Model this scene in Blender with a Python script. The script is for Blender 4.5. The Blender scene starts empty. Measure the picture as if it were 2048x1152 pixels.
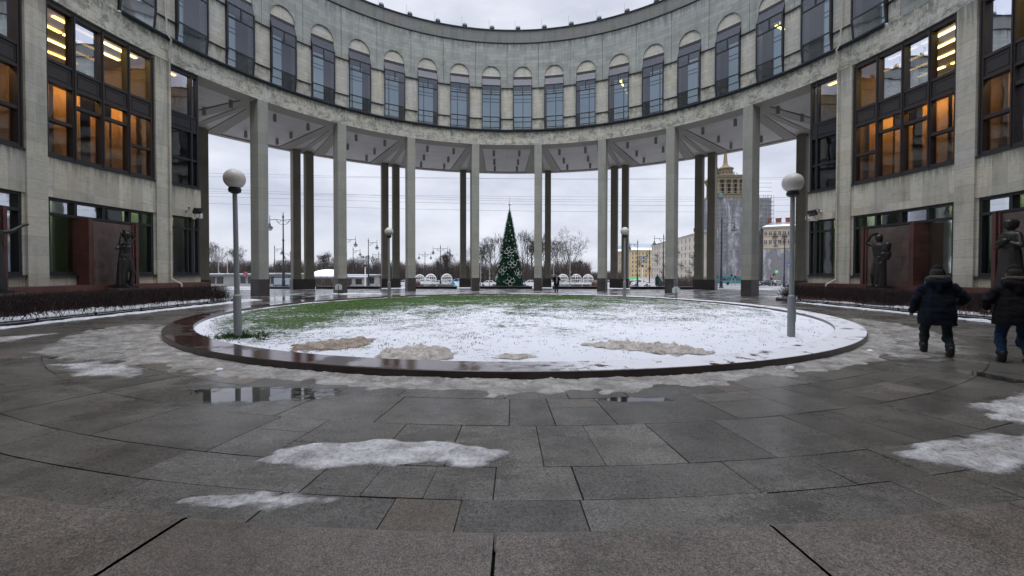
import bpy, bmesh, math, random
from math import sin, cos, pi, radians as RAD, sqrt, atan2
from mathutils import Vector, Matrix, Quaternion
random.seed(7)
SC = bpy.context.scene
COL = SC.collection

# ---------------------------------------------------------------- camera
cam = bpy.data.cameras.new('camera')
cam.sensor_width = 36.0
cam.lens = 823.587 / 2048 * 36.0
cam.shift_x = 2.04 / 2048
cam.shift_y = -18.73 / 2048
cam.clip_start = 0.05
cam.clip_end = 3000
camo = bpy.data.objects.new('camera', cam)
COL.objects.link(camo)
YAW, PITCH, ROLL = 0.0244, 0.0145, 0.0015
camo.location = (-0.531, -18.064, 1.65)
camo.matrix_world = (Matrix.Translation(camo.location) @ Matrix.Rotation(-YAW, 4, 'Z')
                     @ Matrix.Rotation(pi / 2 - PITCH, 4, 'X') @ Matrix.Rotation(ROLL, 4, 'Z'))
SC.camera = camo

# ---------------------------------------------------------------- world and sun
SUN_EL, SUN_STRENGTH, SKY_GAIN = RAD(66), 1.2, 0.10
w = bpy.data.worlds.new('World')
SC.world = w
w.use_nodes = True
nt = w.node_tree
for n in list(nt.nodes): nt.nodes.remove(n)
L = nt.links.new
out = nt.nodes.new('ShaderNodeOutputWorld')
bg = nt.nodes.new('ShaderNodeBackground'); bg.inputs['Strength'].default_value = SKY_GAIN
sky = nt.nodes.new('ShaderNodeTexSky'); sky.sky_type = 'NISHITA'; sky.sun_disc = False
sky.sun_elevation = SUN_EL; sky.sun_rotation = RAD(180)
tc = nt.nodes.new('ShaderNodeTexCoord')
sep = nt.nodes.new('ShaderNodeSeparateXYZ'); L(tc.outputs['Generated'], sep.inputs[0])
mp = nt.nodes.new('ShaderNodeMapping'); mp.inputs['Scale'].default_value = (1.6, 1.6, 4.5)
L(tc.outputs['Generated'], mp.inputs[0])
nz = nt.nodes.new('ShaderNodeTexNoise'); nz.inputs['Scale'].default_value = 2.3
nz.inputs['Detail'].default_value = 9; nz.inputs['Roughness'].default_value = 0.58
L(mp.outputs[0], nz.inputs['Vector'])
cr = nt.nodes.new('ShaderNodeValToRGB')                       # cloud deck: grey bellies, paler gaps
cr.color_ramp.elements[0].position = 0.34; cr.color_ramp.elements[0].color = (4.75, 5.0, 5.9, 1)
cr.color_ramp.elements[1].position = 0.68; cr.color_ramp.elements[1].color = (7.0, 7.15, 7.9, 1)
L(nz.outputs['Fac'], cr.inputs[0])
ov = nt.nodes.new('ShaderNodeMapRange')                       # overcast sky: brighter towards the zenith
ov.inputs['From Min'].default_value = 0.55; ov.inputs['From Max'].default_value = 1.0
ov.inputs['To Min'].default_value = 1.0; ov.inputs['To Max'].default_value = 3.4
L(sep.outputs['Z'], ov.inputs['Value'])
sc_ = nt.nodes.new('ShaderNodeVectorMath'); sc_.operation = 'SCALE'
L(cr.outputs[0], sc_.inputs[0]); L(ov.outputs[0], sc_.inputs['Scale'])
mx = nt.nodes.new('ShaderNodeMix'); mx.data_type = 'RGBA'; mx.inputs['Factor'].default_value = 0.9
L(sky.outputs[0], mx.inputs['A']); L(sc_.outputs[0], mx.inputs['B'])
L(mx.outputs['Result'], bg.inputs['Color']); L(bg.outputs[0], out.inputs[0])

sl = bpy.data.lights.new('sun', 'SUN'); sl.energy = SUN_STRENGTH; sl.angle = RAD(50); sl.color = (1, 0.97, 0.93)
so = bpy.data.objects.new('sun', sl); COL.objects.link(so)
so.rotation_euler = (pi / 2 - SUN_EL, 0, 0)                   # high, from behind the camera, very soft
SC.view_settings.view_transform = 'Standard'
SC.view_settings.look = 'None'
SC.view_settings.gamma = 1.0
SC.view_settings.exposure = 0.4
SC.cycles.max_bounces = 8
SC.cycles.transparent_max_bounces = 16
SC.cycles.use_denoising = True
SC.cycles.caustics_reflective = False
SC.cycles.caustics_refractive = False

# ---------------------------------------------------------------- node helpers
class NT:
    def __init__(s, name):
        s.m = bpy.data.materials.new(name); s.m.use_nodes = True
        s.t = s.m.node_tree
        for n in list(s.t.nodes): s.t.nodes.remove(n)
        s.out = s.t.nodes.new('ShaderNodeOutputMaterial')
    def n(s, typ, **kw):
        x = s.t.nodes.new(typ)
        for k, v in kw.items(): setattr(x, k, v)
        return x
    def put(s, sock, v):
        if isinstance(v, bpy.types.NodeSocket): s.t.links.new(v, sock)
        elif v is not None:
            if sock.type == 'RGBA' and len(v) == 3: v = (*v, 1)
            sock.default_value = v
    def pos(s): return s.n('ShaderNodeNewGeometry').outputs['Position']
    def obj(s): return s.n('ShaderNodeTexCoord').outputs['Object']
    def xyz(s, v):
        x = s.n('ShaderNodeSeparateXYZ'); s.put(x.inputs[0], v); return x.outputs
    def comb(s, x=0., y=0., z=0.):
        c = s.n('ShaderNodeCombineXYZ')
        for i, v in enumerate((x, y, z)): s.put(c.inputs[i], v)
        return c.outputs[0]
    def math(s, op, a, b=0., c=0.):
        x = s.n('ShaderNodeMath', operation=op)
        for i, v in enumerate((a, b, c)): s.put(x.inputs[i], v)
        return x.outputs[0]
    def vmul(s, v, sc):
        x = s.n('ShaderNodeVectorMath', operation='MULTIPLY'); s.put(x.inputs[0], v); x.inputs[1].default_value = sc
        return x.outputs[0]
    def noise(s, v, scale, detail=4, rough=.55, dist=0.):
        x = s.n('ShaderNodeTexNoise'); s.put(x.inputs['Vector'], v)
        x.inputs['Scale'].default_value = scale; x.inputs['Detail'].default_value = detail
        x.inputs['Roughness'].default_value = rough; x.inputs['Distortion'].default_value = dist
        return x.outputs['Fac']
    def voro(s, v, scale, feat='F1', out='Distance'):
        x = s.n('ShaderNodeTexVoronoi', feature=feat); s.put(x.inputs['Vector'], v); x.inputs['Scale'].default_value = scale
        return x.outputs[out]
    def ramp(s, f, *st):
        x = s.n('ShaderNodeValToRGB'); e = x.color_ramp.elements
        while len(e) < len(st): e.new(.5)
        for q, (p, c) in zip(e, st):
            q.position = p
            q.color = (c, c, c, 1) if isinstance(c, (int, float)) else (*c[:3], 1)
        s.put(x.inputs[0], f); return x.outputs[0]
    def mix(s, f, a, b, blend='MIX'):
        x = s.n('ShaderNodeMix', data_type='RGBA', blend_type=blend)
        s.put(x.inputs['Factor'], f); s.put(x.inputs['A'], a); s.put(x.inputs['B'], b)
        return x.outputs['Result']
    def rng(s, v, a, b, c=0., d=1.):
        x = s.n('ShaderNodeMapRange'); s.put(x.inputs['Value'], v)
        for k, q in zip(('From Min', 'From Max', 'To Min', 'To Max'), (a, b, c, d)): x.inputs[k].default_value = q
        return x.outputs[0]
    def brick(s, v, c1, c2, mo, w, h, off=.5, ms=.01, bias=0., sq=1., smooth=.1):
        x = s.n('ShaderNodeTexBrick', offset=off, squash=sq)
        s.put(x.inputs['Vector'], v); s.put(x.inputs['Color1'], c1); s.put(x.inputs['Color2'], c2); s.put(x.inputs['Mortar'], mo)
        x.inputs['Scale'].default_value = 1; x.inputs['Mortar Size'].default_value = ms; x.inputs['Bias'].default_value = bias
        x.inputs['Brick Width'].default_value = w; x.inputs['Row Height'].default_value = h; x.inputs['Mortar Smooth'].default_value = smooth
        return x.outputs['Color'], x.outputs['Fac']
    def bump(s, h, st=.3, d=.02, norm=None):
        x = s.n('ShaderNodeBump'); s.put(x.inputs['Height'], h); x.inputs['Strength'].default_value = st; x.inputs['Distance'].default_value = d
        if norm is not None: s.put(x.inputs['Normal'], norm)
        return x.outputs[0]
    def bsdf(s, col, rough=.7, metal=0., spec=.5, norm=None, **kw):
        x = s.n('ShaderNodeBsdfPrincipled')
        s.put(x.inputs['Base Color'], col); s.put(x.inputs['Roughness'], rough); s.put(x.inputs['Metallic'], metal)
        s.put(x.inputs['Specular IOR Level'], spec)
        if norm is not None: s.put(x.inputs['Normal'], norm)
        for k, v in kw.items(): s.put(x.inputs[k.replace('_', ' ')], v)
        s.t.links.new(x.outputs[0], s.out.inputs[0]); return x
    def polar(s, R):
        p = s.xyz(s.pos())
        th = s.math('ARCTAN2', p[0], p[1])
        return s.math('MULTIPLY', th, R), p[2], p
def scl(c, k): return tuple(x * k for x in c)

M = {}
def plain(name, col, rough=.6, metal=0., spec=.5, var=.12, vs=6., **kw):
    t = NT(name)
    f = t.noise(t.obj(), vs, 5, .6)
    t.bsdf(t.mix(f, scl(col, 1 - var), scl(col, 1 + var)), rough, metal, spec, **kw)
    M[name] = t.m; return t.m

def stone(name, col, bw, bh, off=.5, tint=.14, joint=.62, ms=.012, streak=.5, warm=(1.05, .98, .85), fine=.2, R=19.7, stain=.0, ledges=(), grime=(.55, .6, .58)):
    t = NT(name)
    s, z, p = t.polar(R)
    v = t.comb(s, z, 0)
    c, f = t.brick(v, scl(col, 1 + tint), scl(col, 1 - tint), scl(col, joint), bw, bh, off, ms)
    n1 = t.noise(v, .55, 5, .6)
    c = t.mix(t.rng(n1, .35, .7), c, t.mix(1., c, warm, 'MULTIPLY'))
    st = t.noise(t.vmul(v, (2.2, .16, 1)), 1., 6, .68)          # rain streaks
    c = t.mix(t.math('MULTIPLY', t.rng(st, .5, .72), streak), c, t.mix(1., c, grime, 'MULTIPLY'))
    vein = t.noise(t.vmul(v, (1.2, 7, 1)), 2.2, 5, .65)         # layered bedding of the limestone
    c = t.mix(t.rng(vein, .42, .66, 0, .42), c, scl(col, .58))
    blot = t.noise(v, 1.3, 9, .75)
    c = t.mix(t.rng(blot, .50, .64, 0, .5), c, t.mix(1., c, (.66, .68, .66), 'MULTIPLY'))
    for zl, hg in ledges:                                       # drips of grime running down from a ledge
        dn = t.noise(t.vmul(v, (5.5, .35, 1)), 1., 6, .72)
        mk = t.math('MULTIPLY', t.rng(z, zl - hg, zl, 0, .85), t.math('LESS_THAN', z, zl + .02))
        mk = t.math('MULTIPLY', mk, t.rng(t.math('ADD', dn, t.rng(z, zl - hg, zl, -.12, .10)), .46, .60))
        c = t.mix(mk, c, t.mix(1., c, (.34, .36, .35), 'MULTIPLY'))
    if stain:
        b = t.noise(t.vmul(v, (1.0, 1.25, 1)), 1.5, 10, .78, .5)
        c = t.mix(t.math('MULTIPLY', t.rng(b, .5, .56), stain), c, t.mix(1., c, (.42, .45, .43), 'MULTIPLY'))
        b2 = t.noise(t.vmul(v, (1.3, .7, 1)), 2.6, 10, .8, .6)
        c = t.mix(t.math('MULTIPLY', t.rng(b2, .52, .60), stain * .8), c, (.66, .665, .63))
        b3 = t.noise(t.vmul(v, (2.5, 7, 1)), 1.3, 8, .75)
        c = t.mix(t.math('MULTIPLY', t.rng(b3, .60, .66), .75), c, (.09, .09, .085))
    g = t.noise(t.pos(), 38, 4, .7)
    c = t.mix(t.rng(g, .3, .7, 0, fine), c, scl(col, .55))
    h = t.math('ADD', t.math('MULTIPLY', g, .3), t.math('MULTIPLY', t.math('SUBTRACT', 1., f), .8))
    t.bsdf(c, .82, 0, .35, t.bump(h, .35, .02))
    M[name] = t.m; return t.m

stone('stone_upper', (.375, .40, .39), 1.1, .30, ledges=((22.53, 1.1),), tint=.16, streak=.75, joint=.62, ms=.008, warm=(1.03, 1., .93), fine=.3)
stone('stone_pale', (.58, .58, .535), 1.1, .30, ledges=((18.45, .75), (19.56 + .9, .4)), tint=.08, streak=.55, joint=.75)
stone('stone_band', (.56, .56, .51), 1.25, .42, tint=.12, streak=.6, stain=.9, ledges=((14.52, .8),))
stone('stone_low', (.56, .555, .51), 1.0, .40, tint=.13, streak=.45, stain=.6, ledges=((15.66, .7),))
stone('stone_wing', (.56, .545, .485), .56, 1.75, off=0., tint=.20, streak=.9, ledges=((6.56, .9), (13.3, 1.)), joint=.7, ms=.007)
stone('stone_pier', (.55, .54, .49), 1.6, .78, off=0., tint=.13, streak=.85, ledges=((13.4, 2.2),), joint=.68)
stone('stone_parapet', (.22, .235, .235), 2.2, .6, tint=.06, streak=.8, joint=.8, ms=.006)
def colstone(name, col, warm):
    t = NT(name); p = t.xyz(t.pos())
    v = t.comb(t.math('ADD', p[0], p[1]), p[2], 0)
    c, f = t.brick(v, scl(col, 1.07), scl(col, .93), scl(col, .68), 40., .74, 0., .008)
    n = t.noise(t.vmul(t.pos(), (1, 1, .35)), .9, 6, .65)
    c = t.mix(t.rng(n, .35, .7), c, t.mix(1., c, warm, 'MULTIPLY'))
    bl = t.noise(t.vmul(t.pos(), (1.5, 1.5, .3)), 1.4, 9, .75)
    c = t.mix(t.rng(bl, .48, .64, 0, .55), c, t.mix(1., c, (.62, .66, .62), 'MULTIPLY'))
    g = t.noise(t.pos(), 26, 5, .7)
    c = t.mix(t.rng(g, .35, .7, 0, .4), c, scl(col, .45))
    t.bsdf(c, .7, 0, .4, t.bump(t.math('ADD', g, t.math('MULTIPLY', f, -2.)), .25, .01))
    M[name] = t.m
colstone('stone_column', (.33, .345, .325), (1.06, 1.0, .88))
colstone('stone_outer', (.25, .235, .195), (1.07, .98, .86))
def granite(name, col, sp=.5, rough=.45, w=1.1, h=.8, polar=True):
    t = NT(name)
    if polar: s, z, p = t.polar(19.5); v = t.comb(s, z, 0)
    else: p = t.xyz(t.pos()); v = t.comb(t.math('ADD', p[0], p[1]), p[2], 0)
    c, f = t.brick(v, scl(col, 1.28), scl(col, .74), scl(col, .35), w, h, .5, .007)
    g = t.voro(t.pos(), 90, out='Color')
    c = t.mix(.28, c, t.mix(1., g, col, 'MULTIPLY'))
    n = t.noise(t.pos(), 2.2, 6, .7)
    c = t.mix(t.rng(n, .45, .7, 0, .6), c, scl(col, 1.7))
    t.bsdf(c, t.rng(n, .3, .7, rough - .15, rough + .15), 0, sp)
    M[name] = t.m
granite('granite_red', (.085, .034, .028))
granite('granite_panel', (.105, .075, .068), w=.9, h=.62)
granite('granite_dark', (.052, .046, .045), w=3, h=2.4, polar=False)
granite('granite_black', (.022, .018, .020), w=3, h=2.4, polar=False)
plain('frame_dark', (.016, .017, .022), .45, 0, .5, .3, 3)
plain('frame_brown', (.030, .025, .026), .5, 0, .5, .25, 3)
plain('flashing', (.035, .045, .055), .5, .4)
plain('soffit_beam', (.42, .385, .35), .75, var=.15, vs=1.2)
t = NT('soffit_panel'); s, z, p = t.polar(25.)
r_ = t.math('SQRT', t.math('ADD', t.math('MULTIPLY', p[0], p[0]), t.math('MULTIPLY', p[1], p[1])))
c, f = t.brick(t.comb(s, r_, 0), (.70, .67, .65), (.64, .61, .595), (.40, .38, .37), 60., .30, 0, .012)
n = t.noise(t.pos(), .6, 5, .6)
t.bsdf(t.mix(t.rng(n, .4, .7, 0, .5), c, (.52, .50, .485)), .5, .0, .5); M['soffit_panel'] = t.m

def glass(name, tint, gloss=.08, rough=.02, k=1.0):
    t = NT(name)
    tr = t.n('ShaderNodeBsdfTransparent'); tr.inputs[0].default_value = (*tint, 1)
    gl = t.n('ShaderNodeBsdfGlossy'); gl.inputs['Roughness'].default_value = rough; gl.inputs[0].default_value = (.86, .9, 1, 1)
    nn = t.noise(t.pos(), .9, 2, .5)
    t.put(gl.inputs['Normal'], t.bump(nn, .06, .06))
    fr = t.n('ShaderNodeFresnel'); fr.inputs['IOR'].default_value = 1.55
    f = t.math('ADD', t.math('MULTIPLY', fr.outputs[0], k), gloss)
    mxs = t.n('ShaderNodeMixShader'); t.put(mxs.inputs[0], f)
    t.t.links.new(tr.outputs[0], mxs.inputs[1]); t.t.links.new(gl.outputs[0], mxs.inputs[2])
    t.t.links.new(mxs.outputs[0], t.out.inputs[0]); M[name] = t.m
glass('glass_wing', (.74, .75, .74), .10, .015, .85)
glass('glass_hall', (.60, .68, .66), .03, .03, .55)
glass('glass_arcade', (.29, .37, .39), .07, .05)
glass('glass_rear', (.50, .56, .60), .10, .1)
glass('glass_low', (.45, .50, .52), .10, .04)
glass('glass_awning', (.34, .37, .41), .03, .25, .45)
glass('glass_car', (.05, .055, .06), .12, .03)
def emit(name, col, st):
    t = NT(name); e = t.n('ShaderNodeEmission'); e.inputs[0].default_value = (*col, 1); e.inputs[1].default_value = st
    t.t.links.new(e.outputs[0], t.out.inputs[0]); M[name] = t.m
emit('tube_warm', (1, .55, .11), 6.)
emit('tube_pale', (1, .72, .22), 6.)
emit('curtain_fill_lamp', (1, .66, .30), 21.)  # added fill strip, out of sight, makes the orange curtains glow
emit('hall_fill_lamp', (.9, 1, .68), 9.)  # added fill strip above the glass, unseen, brightens the green curtains
emit('lamp_white', (1, .9, .75), 5.)
emit('sign_green', (.25, .8, .3), .55)
emit('sign_red', (1, .08, .05), 1.6)
emit('sign_orange', (1, .35, .05), .8)
plain('room_wall', (.30, .21, .12), .9)
plain('room_ceiling', (.42, .38, .32), .9)
plain('room_low', (.15, .18, .14), .9)
plain('gallery_wall', (.28, .29, .32), .9)
t = NT('curtain_orange'); s, z, p = t.polar(19.7)
wv = t.noise(t.comb(t.math('MULTIPLY', s, 5.), t.math('MULTIPLY', z, .12), 0), 1., 3, .5)
t.bsdf(t.mix(wv, (.40, .20, .06), (.62, .34, .11)), .9, 0, .1, t.bump(wv, .5, .05)); M['curtain_orange'] = t.m
t = NT('curtain_green'); s, z, p = t.polar(19.7)
wv = t.noise(t.comb(t.math('MULTIPLY', s, 6.), t.math('MULTIPLY', z, .12), 0), 1., 3, .5)
t.bsdf(t.mix(wv, (.34, .40, .22), (.62, .66, .42)), .9, 0, .1, t.bump(wv, .5, .05)); M['curtain_green'] = t.m
plain('bronze', (.040, .038, .037), .38, .6, .5, .5, 9)
plain('pole_grey', (.24, .26, .27), .45, .2, .5, .12, 3)
plain('joint_dark', (.010, .010, .010), .8)
plain('lamp_can', (.30, .29, .29), .5)
plain('globe_white', (.50, .485, .46), .32, 0, .5, .06, 5)
plain('iron_black', (.014, .015, .018), .45, .3)
plain('iron_blue', (.022, .028, .045), .45, .3)
plain('white_paint', (.72, .72, .72), .45)
plain('white_plastic', (.62, .63, .62), .5)
plain('skin', (.42, .24, .17), .55)
plain('cloth_navy', (.0085, .012, .020), .95, 0, .15, .5, 14)
plain('cloth_black', (.010, .010, .012), .9, 0, .2, .4, 14)
plain('cloth_jeans', (.022, .045, .095), .9, 0, .2, .4, 20)
plain('cloth_trousers', (.022, .032, .034), .9, 0, .2, .5, 14)
plain('cloth_teal', (.015, .045, .045), .9, 0, .2, .3, 14)
plain('fur', (.075, .065, .055), .98, 0, .1, .6, 60)
plain('boot', (.010, .010, .011), .5)
plain('scarf', (.20, .19, .19), .9)
plain('hair', (.02, .017, .015), .8)
plain('rust', (.045, .022, .016), .8, .2)
plain('twig', (.042, .034, .031), .9, 0, .2, .35, 5)
plain('hedge_twig', (.034, .024, .024), .9, 0, .2, .45, 6)
plain('bark', (.060, .050, .044), .9, 0, .2, .3, 5)
plain('thicket', (.070, .055, .050), .95, 0, .1, .4, .4)
plain('needle', (.026, .105, .058), .8, 0, .3, .7, 5)
plain('ornament', (.62, .63, .60), .35, .3)
plain('star_gold', (.42, .40, .33), .35, .6)
plain('pale_concrete', (.36, .35, .34), .8)
plain('brick_red', (.22, .06, .04), .85)
plain('stone_ball', (.11, .055, .050), .5)
plain('snow', (.80, .82, .86), .6, 0, .3, .06, 8)
plain('cable', (.12, .12, .13), .6)
plain('tyre', (.015, .015, .016), .8)
plain('rim', (.35, .35, .36), .3, .8)
plain('car_white', (.72, .73, .74), .25)
plain('car_dark', (.02, .022, .026), .25)
plain('car_grey', (.20, .21, .22), .25)
plain('bus_teal', (.05, .19, .20), .35)
plain('verdigris', (.09, .13, .12), .7)
plain('head_lamp', (.75, .75, .72), .15)
plain('tail_lamp', (.45, .02, .015), .3)
plain('sign_blue', (.04, .11, .36), .5)
plain('sign_pink', (.20, .10, .22), .5)
plain('sign_pale', (.52, .58, .56), .5)
plain('zinc', (.30, .35, .39), .4, .5)
t = NT('car_blue'); f = t.noise(t.obj(), 1.6, 4, .6, .8)
t.bsdf(t.ramp(f, (.42, (.02, .22, .5)), (.5, (.05, .42, .72)), (.56, (.7, .78, .82))), .3); M['car_blue'] = t.m
def plaster(name, col):
    t = NT(name); n = t.noise(t.pos(), .12, 6, .65); g = t.noise(t.vmul(t.pos(), (1, 1, .25)), .5, 5, .7)
    c = t.mix(t.rng(n, .35, .7), col, scl(col, .8)); c = t.mix(t.rng(g, .5, .75, 0, .4), c, scl(col, .55))
    t.bsdf(c, .9, 0, .2); M[name] = t.m
plaster('plaster_cream', (.66, .60, .52)); plaster('plaster_yellow', (.60, .47, .27)); plaster('plaster_buff', (.50, .43, .33))
plaster('plaster_tower', (.25, .205, .14)); plaster('plaster_pale', (.55, .50, .42))
t = NT('scaffold_net'); s = t.noise(t.vmul(t.pos(), (1, 1, .35)), .16, 6, .65)
n = t.noise(t.pos(), .9, 6, .7)
t.bsdf(t.mix(t.rng(s, .52, .62), t.mix(n, (.12, .12, .13), (.26, .26, .28)), t.mix(n, (.34, .35, .38), (.52, .53, .56))), .8, 0, .2, t.bump(n, .7, .4)); M['scaffold_net'] = t.m
plain('window_dark', (.035, .035, .04), .15, 0, .6, .4, .3)

# ---- ground materials
t = NT('paving_wet')
base = (.142, .136, .124)
p = t.xyz(t.pos())
tone = t.n('ShaderNodeAttribute', attribute_name='tone').outputs['Fac']
c = t.ramp(tone, (0., scl(base, .74)), (.5, base), (.95, scl(base, 1.24)), (.975, (base[0] * 1.12, base[1] * 1.0, base[2] * .88)))
g = t.math('ADD', t.math('MULTIPLY', t.noise(t.pos(), 110, 2, .8), .5), t.math('MULTIPLY', t.noise(t.pos(), 34, 5, .9), .5))
c = t.mix(1., c, t.ramp(g, (.38, (.25, .25, .25)), (.50, (.92, .92, .92)), (.61, (2.1, 2.05, 1.98))), 'MULTIPLY')
big = t.noise(t.pos(), .33, 6, .62)
c = t.mix(t.rng(big, .42, .60, 0, .8), c, t.mix(1., c, (.50, .48, .45), 'MULTIPLY'))
fine = t.noise(t.vmul(t.pos(), (1, 1.4, 1)), 2.4, 9, .8)
c = t.mix(t.rng(fine, .47, .60, 0, .6), c, t.mix(1., c, (.45, .44, .42), 'MULTIPLY'))
c = t.mix(t.rng(fine, .33, .45, .45, 0), c, t.mix(1., c, (1.45, 1.42, 1.36), 'MULTIPLY'))
c = t.mix(t.math('MULTIPLY', t.rng(t.noise(t.pos(), .42, 3, .5), .60, .72), .4), c, t.mix(1., c, (1.2, 1.03, .88), 'MULTIPLY'))
sp_ = t.voro(t.pos(), 3.1, out='Distance')
c = t.mix(t.rng(t.math('ADD', sp_, t.math('MULTIPLY', t.noise(t.pos(), 30, 3, .7), .06)), .05, .065, .75, 0), c, (.02, .018, .016))
sc2 = t.noise(t.vmul(t.pos(), (1.5, 6, 1)), 2.6, 7, .75)
c = t.mix(t.rng(sc2, .60, .66, 0, .65), c, scl(base, .30))
c = t.mix(t.rng(t.noise(t.vmul(t.pos(), (2, 3, 1)), 1.1, 8, .8), .62, .68, 0, .35), c, (.30, .30, .31))
far = t.rng(p[1], -4., 9., 0, 1)                           # wetter, half melted towards the street
wet = t.noise(t.vmul(t.pos(), (1, 1.5, 1)), .55, 7, .66)
wetm = t.rng(t.math('ADD', wet, t.math('MULTIPLY', far, .20)), .50, .60)
def pud(cx, cy, rx, ry, amp):                              # puddle lying in a hollow of the paving
    dx = t.math('DIVIDE', t.math('SUBTRACT', p[0], cx), rx); dy = t.math('DIVIDE', t.math('SUBTRACT', p[1], cy), ry)
    q = t.math('SQRT', t.math('ADD', t.math('MULTIPLY', dx, dx), t.math('MULTIPLY', dy, dy)))
    q = t.math('ADD', q, t.math('MULTIPLY', t.math('SUBTRACT', t.noise(t.vmul(t.pos(), (1, 2.6, 1)), 2.6, 9, .78), .5), amp))
    return t.rng(q, .80, 1.02, 1, 0)
pm = pud(-4.0, -12.45, 1.35, .42, 3.6)
pm = t.math('MAXIMUM', pm, pud(1.2, -12.75, .6, .12, 3.4))
pm = t.math('MAXIMUM', pm, pud(7.3, -11.6, .25, .5, 3.0))
pm = t.math('MAXIMUM', pm, pud(-13., 9., 4, 4, 3.6))
c = t.mix(t.math('MULTIPLY', wetm, .45), c, scl(base, .45))
c = t.mix(t.math('MULTIPLY', pm, .85), c, (.020, .020, .019))
snf = t.noise(t.vmul(t.pos(), (.8, 1.9, 1)), .8, 8, .68)   # thin slush film by the street side
snm = t.math('MULTIPLY', t.rng(snf, .50, .60), t.rng(p[1], 3., 13., 0, .92))
c = t.mix(snm, c, (.55, .57, .61))
rough = t.math('SUBTRACT', t.rng(g, .3, .7, .20, .44), t.math('MULTIPLY', wetm, .12))
rough = t.mix(t.rng(pm, .25, .8), rough, (.03, .03, .03))
rough = t.mix(snm, rough, (.5, .5, .5))
h = t.math('MULTIPLY', t.math('MULTIPLY', g, .6), t.math('SUBTRACT', 1., pm))
t.bsdf(c, rough, 0, t.mix(pm, (.42,) * 3, (.9,) * 3), t.bump(h, .3, .006)); M['paving_wet'] = t.m

t = NT('step_granite')
p = t.xyz(t.pos()); base = (.155, .135, .116)
g = t.math('ADD', t.math('MULTIPLY', t.noise(t.pos(), 100, 2, .8), .6), t.math('MULTIPLY', t.noise(t.pos(), 42, 4, .9), .4)); g2 = t.voro(t.pos(), 70, out='Color')
c = t.ramp(g, (.39, scl(base, .22)), (.5, base), (.60, scl(base, 2.1)))
c = t.mix(.12, c, t.mix(1., g2, scl(base, 1.6), 'MULTIPLY'))
big = t.noise(t.pos(), .6, 5, .6)
c = t.mix(t.rng(big, .4, .62, 0, .8), c, t.mix(1., c, (.55, .51, .46), 'MULTIPLY'))
fine = t.noise(t.pos(), 3.2, 9, .8)
c = t.mix(t.rng(fine, .48, .62, 0, .6), c, t.mix(1., c, (.5, .48, .45), 'MULTIPLY'))
vv = t.voro(t.pos(), 9, out='Distance')
c = t.mix(t.rng(vv, .04, .07, .6, 0), c, (.26, .19, .14))
t.bsdf(c, t.rng(g, .3, .7, .35, .6), 0, .4, t.bump(g, .5, .006)); M['step_granite'] = t.m

t = NT('kerb_granite')
p = t.xyz(t.pos()); base = (.15, .060, .050)
th = t.math('MULTIPLY', t.math('ARCTAN2', p[0], p[1]), 11.5)
c, f = t.brick(t.comb(th, 0., 0), scl(base, 1.12), scl(base, .88), (.01, .01, .01), 1.5, 50., 0., .012)
g = t.noise(t.pos(), 60, 4, .75)
c = t.mix(t.rng(g, .3, .7, 0, .5), c, scl(base, .6))
top = t.rng(p[2], .135, .143)
wn = t.noise(t.pos(), .75, 6, .65, .4)
ww = t.math('MULTIPLY', top, t.rng(wn, .44, .50))
right = t.rng(t.math('ADD', p[0], t.math('MULTIPLY', wn, 5.)), 1.6, 3.4)      # the right half keeps its snow
ice = t.math('MULTIPLY', top, t.math('MULTIPLY', right, t.rng(t.noise(t.pos(), 2.6, 6, .7), .36, .44)))
c = t.mix(t.math('MULTIPLY', ww, .5), c, scl(base, .55))
c = t.mix(ice, c, (.70, .71, .75))
ro = t.mix(ww, t.mix(1., (.32,) * 3, (1, 1, 1), 'MULTIPLY'), (.02,) * 3)
t.bsdf(c, t.mix(ice, ro, (.6,) * 3), 0, .6, t.bump(g, .12, .004)); M['kerb_granite'] = t.m

t = NT('lawn_snow')
P = t.pos(); p = t.xyz(P)
u1 = t.noise(t.vmul(P, (1, 1.2, 1)), .42, 5, .6)
u2 = t.noise(t.vmul(P, (1.0, 1.9, 1)), 3.2, 8, .74)
u3 = t.noise(P, 26, 4, .8)
gr = t.math('ADD', t.rng(p[1], -9.5, 8.5, -.07, .30), t.rng(p[0], -10, 9, .07, -.075))   # melted on the far and left side
lump = t.math('SUBTRACT', t.math('ADD', t.math('MULTIPLY', p[0], .62), p[1]), 0.)
gr = t.math('ADD', gr, t.rng(t.math('ABSOLUTE', t.math('SUBTRACT', p[0], -7.3)), 0, 2.2, .13, 0))
u4 = t.noise(t.vmul(P, (1, 1.8, 1)), 7, 6, .82)
k = t.math('ADD', t.math('ADD', gr, t.math('MULTIPLY', t.math('SUBTRACT', u1, .5), .55)), t.math('ADD', t.math('ADD', t.math('MULTIPLY', u2, .62), t.math('MULTIPLY', u4, 1.05)), t.math('MULTIPLY', u3, .40)))
gm = t.rng(k, 1.085, 1.17)
rr = t.math('SQRT', t.math('ADD', t.math('MULTIPLY', p[0], p[0]), t.math('MULTIPLY', p[1], p[1])))
gm = t.math('MULTIPLY', gm, t.rng(t.math('ADD', rr, t.math('MULTIPLY', u2, .8)), 10.9, 11.25, 1, 0))
green = t.mix(u3, (.012, .040, .004), (.050, .118, .012))
green = t.mix(t.rng(u2, .45, .7, 0, .5), green, (.08, .105, .02))
snowc = t.mix(t.rng(u3, .3, .7), (.70, .73, .80), (.83, .85, .90))
cc = t.mix(gm, snowc, green)
t.bsdf(cc, .75, 0, .25, t.bump(t.math('SUBTRACT', t.math('ADD', t.math('MULTIPLY', u2, .8), t.math('MULTIPLY', u3, .45)), t.math('MULTIPLY', gm, .5)), .7, .05)); M['lawn_snow'] = t.m

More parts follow.
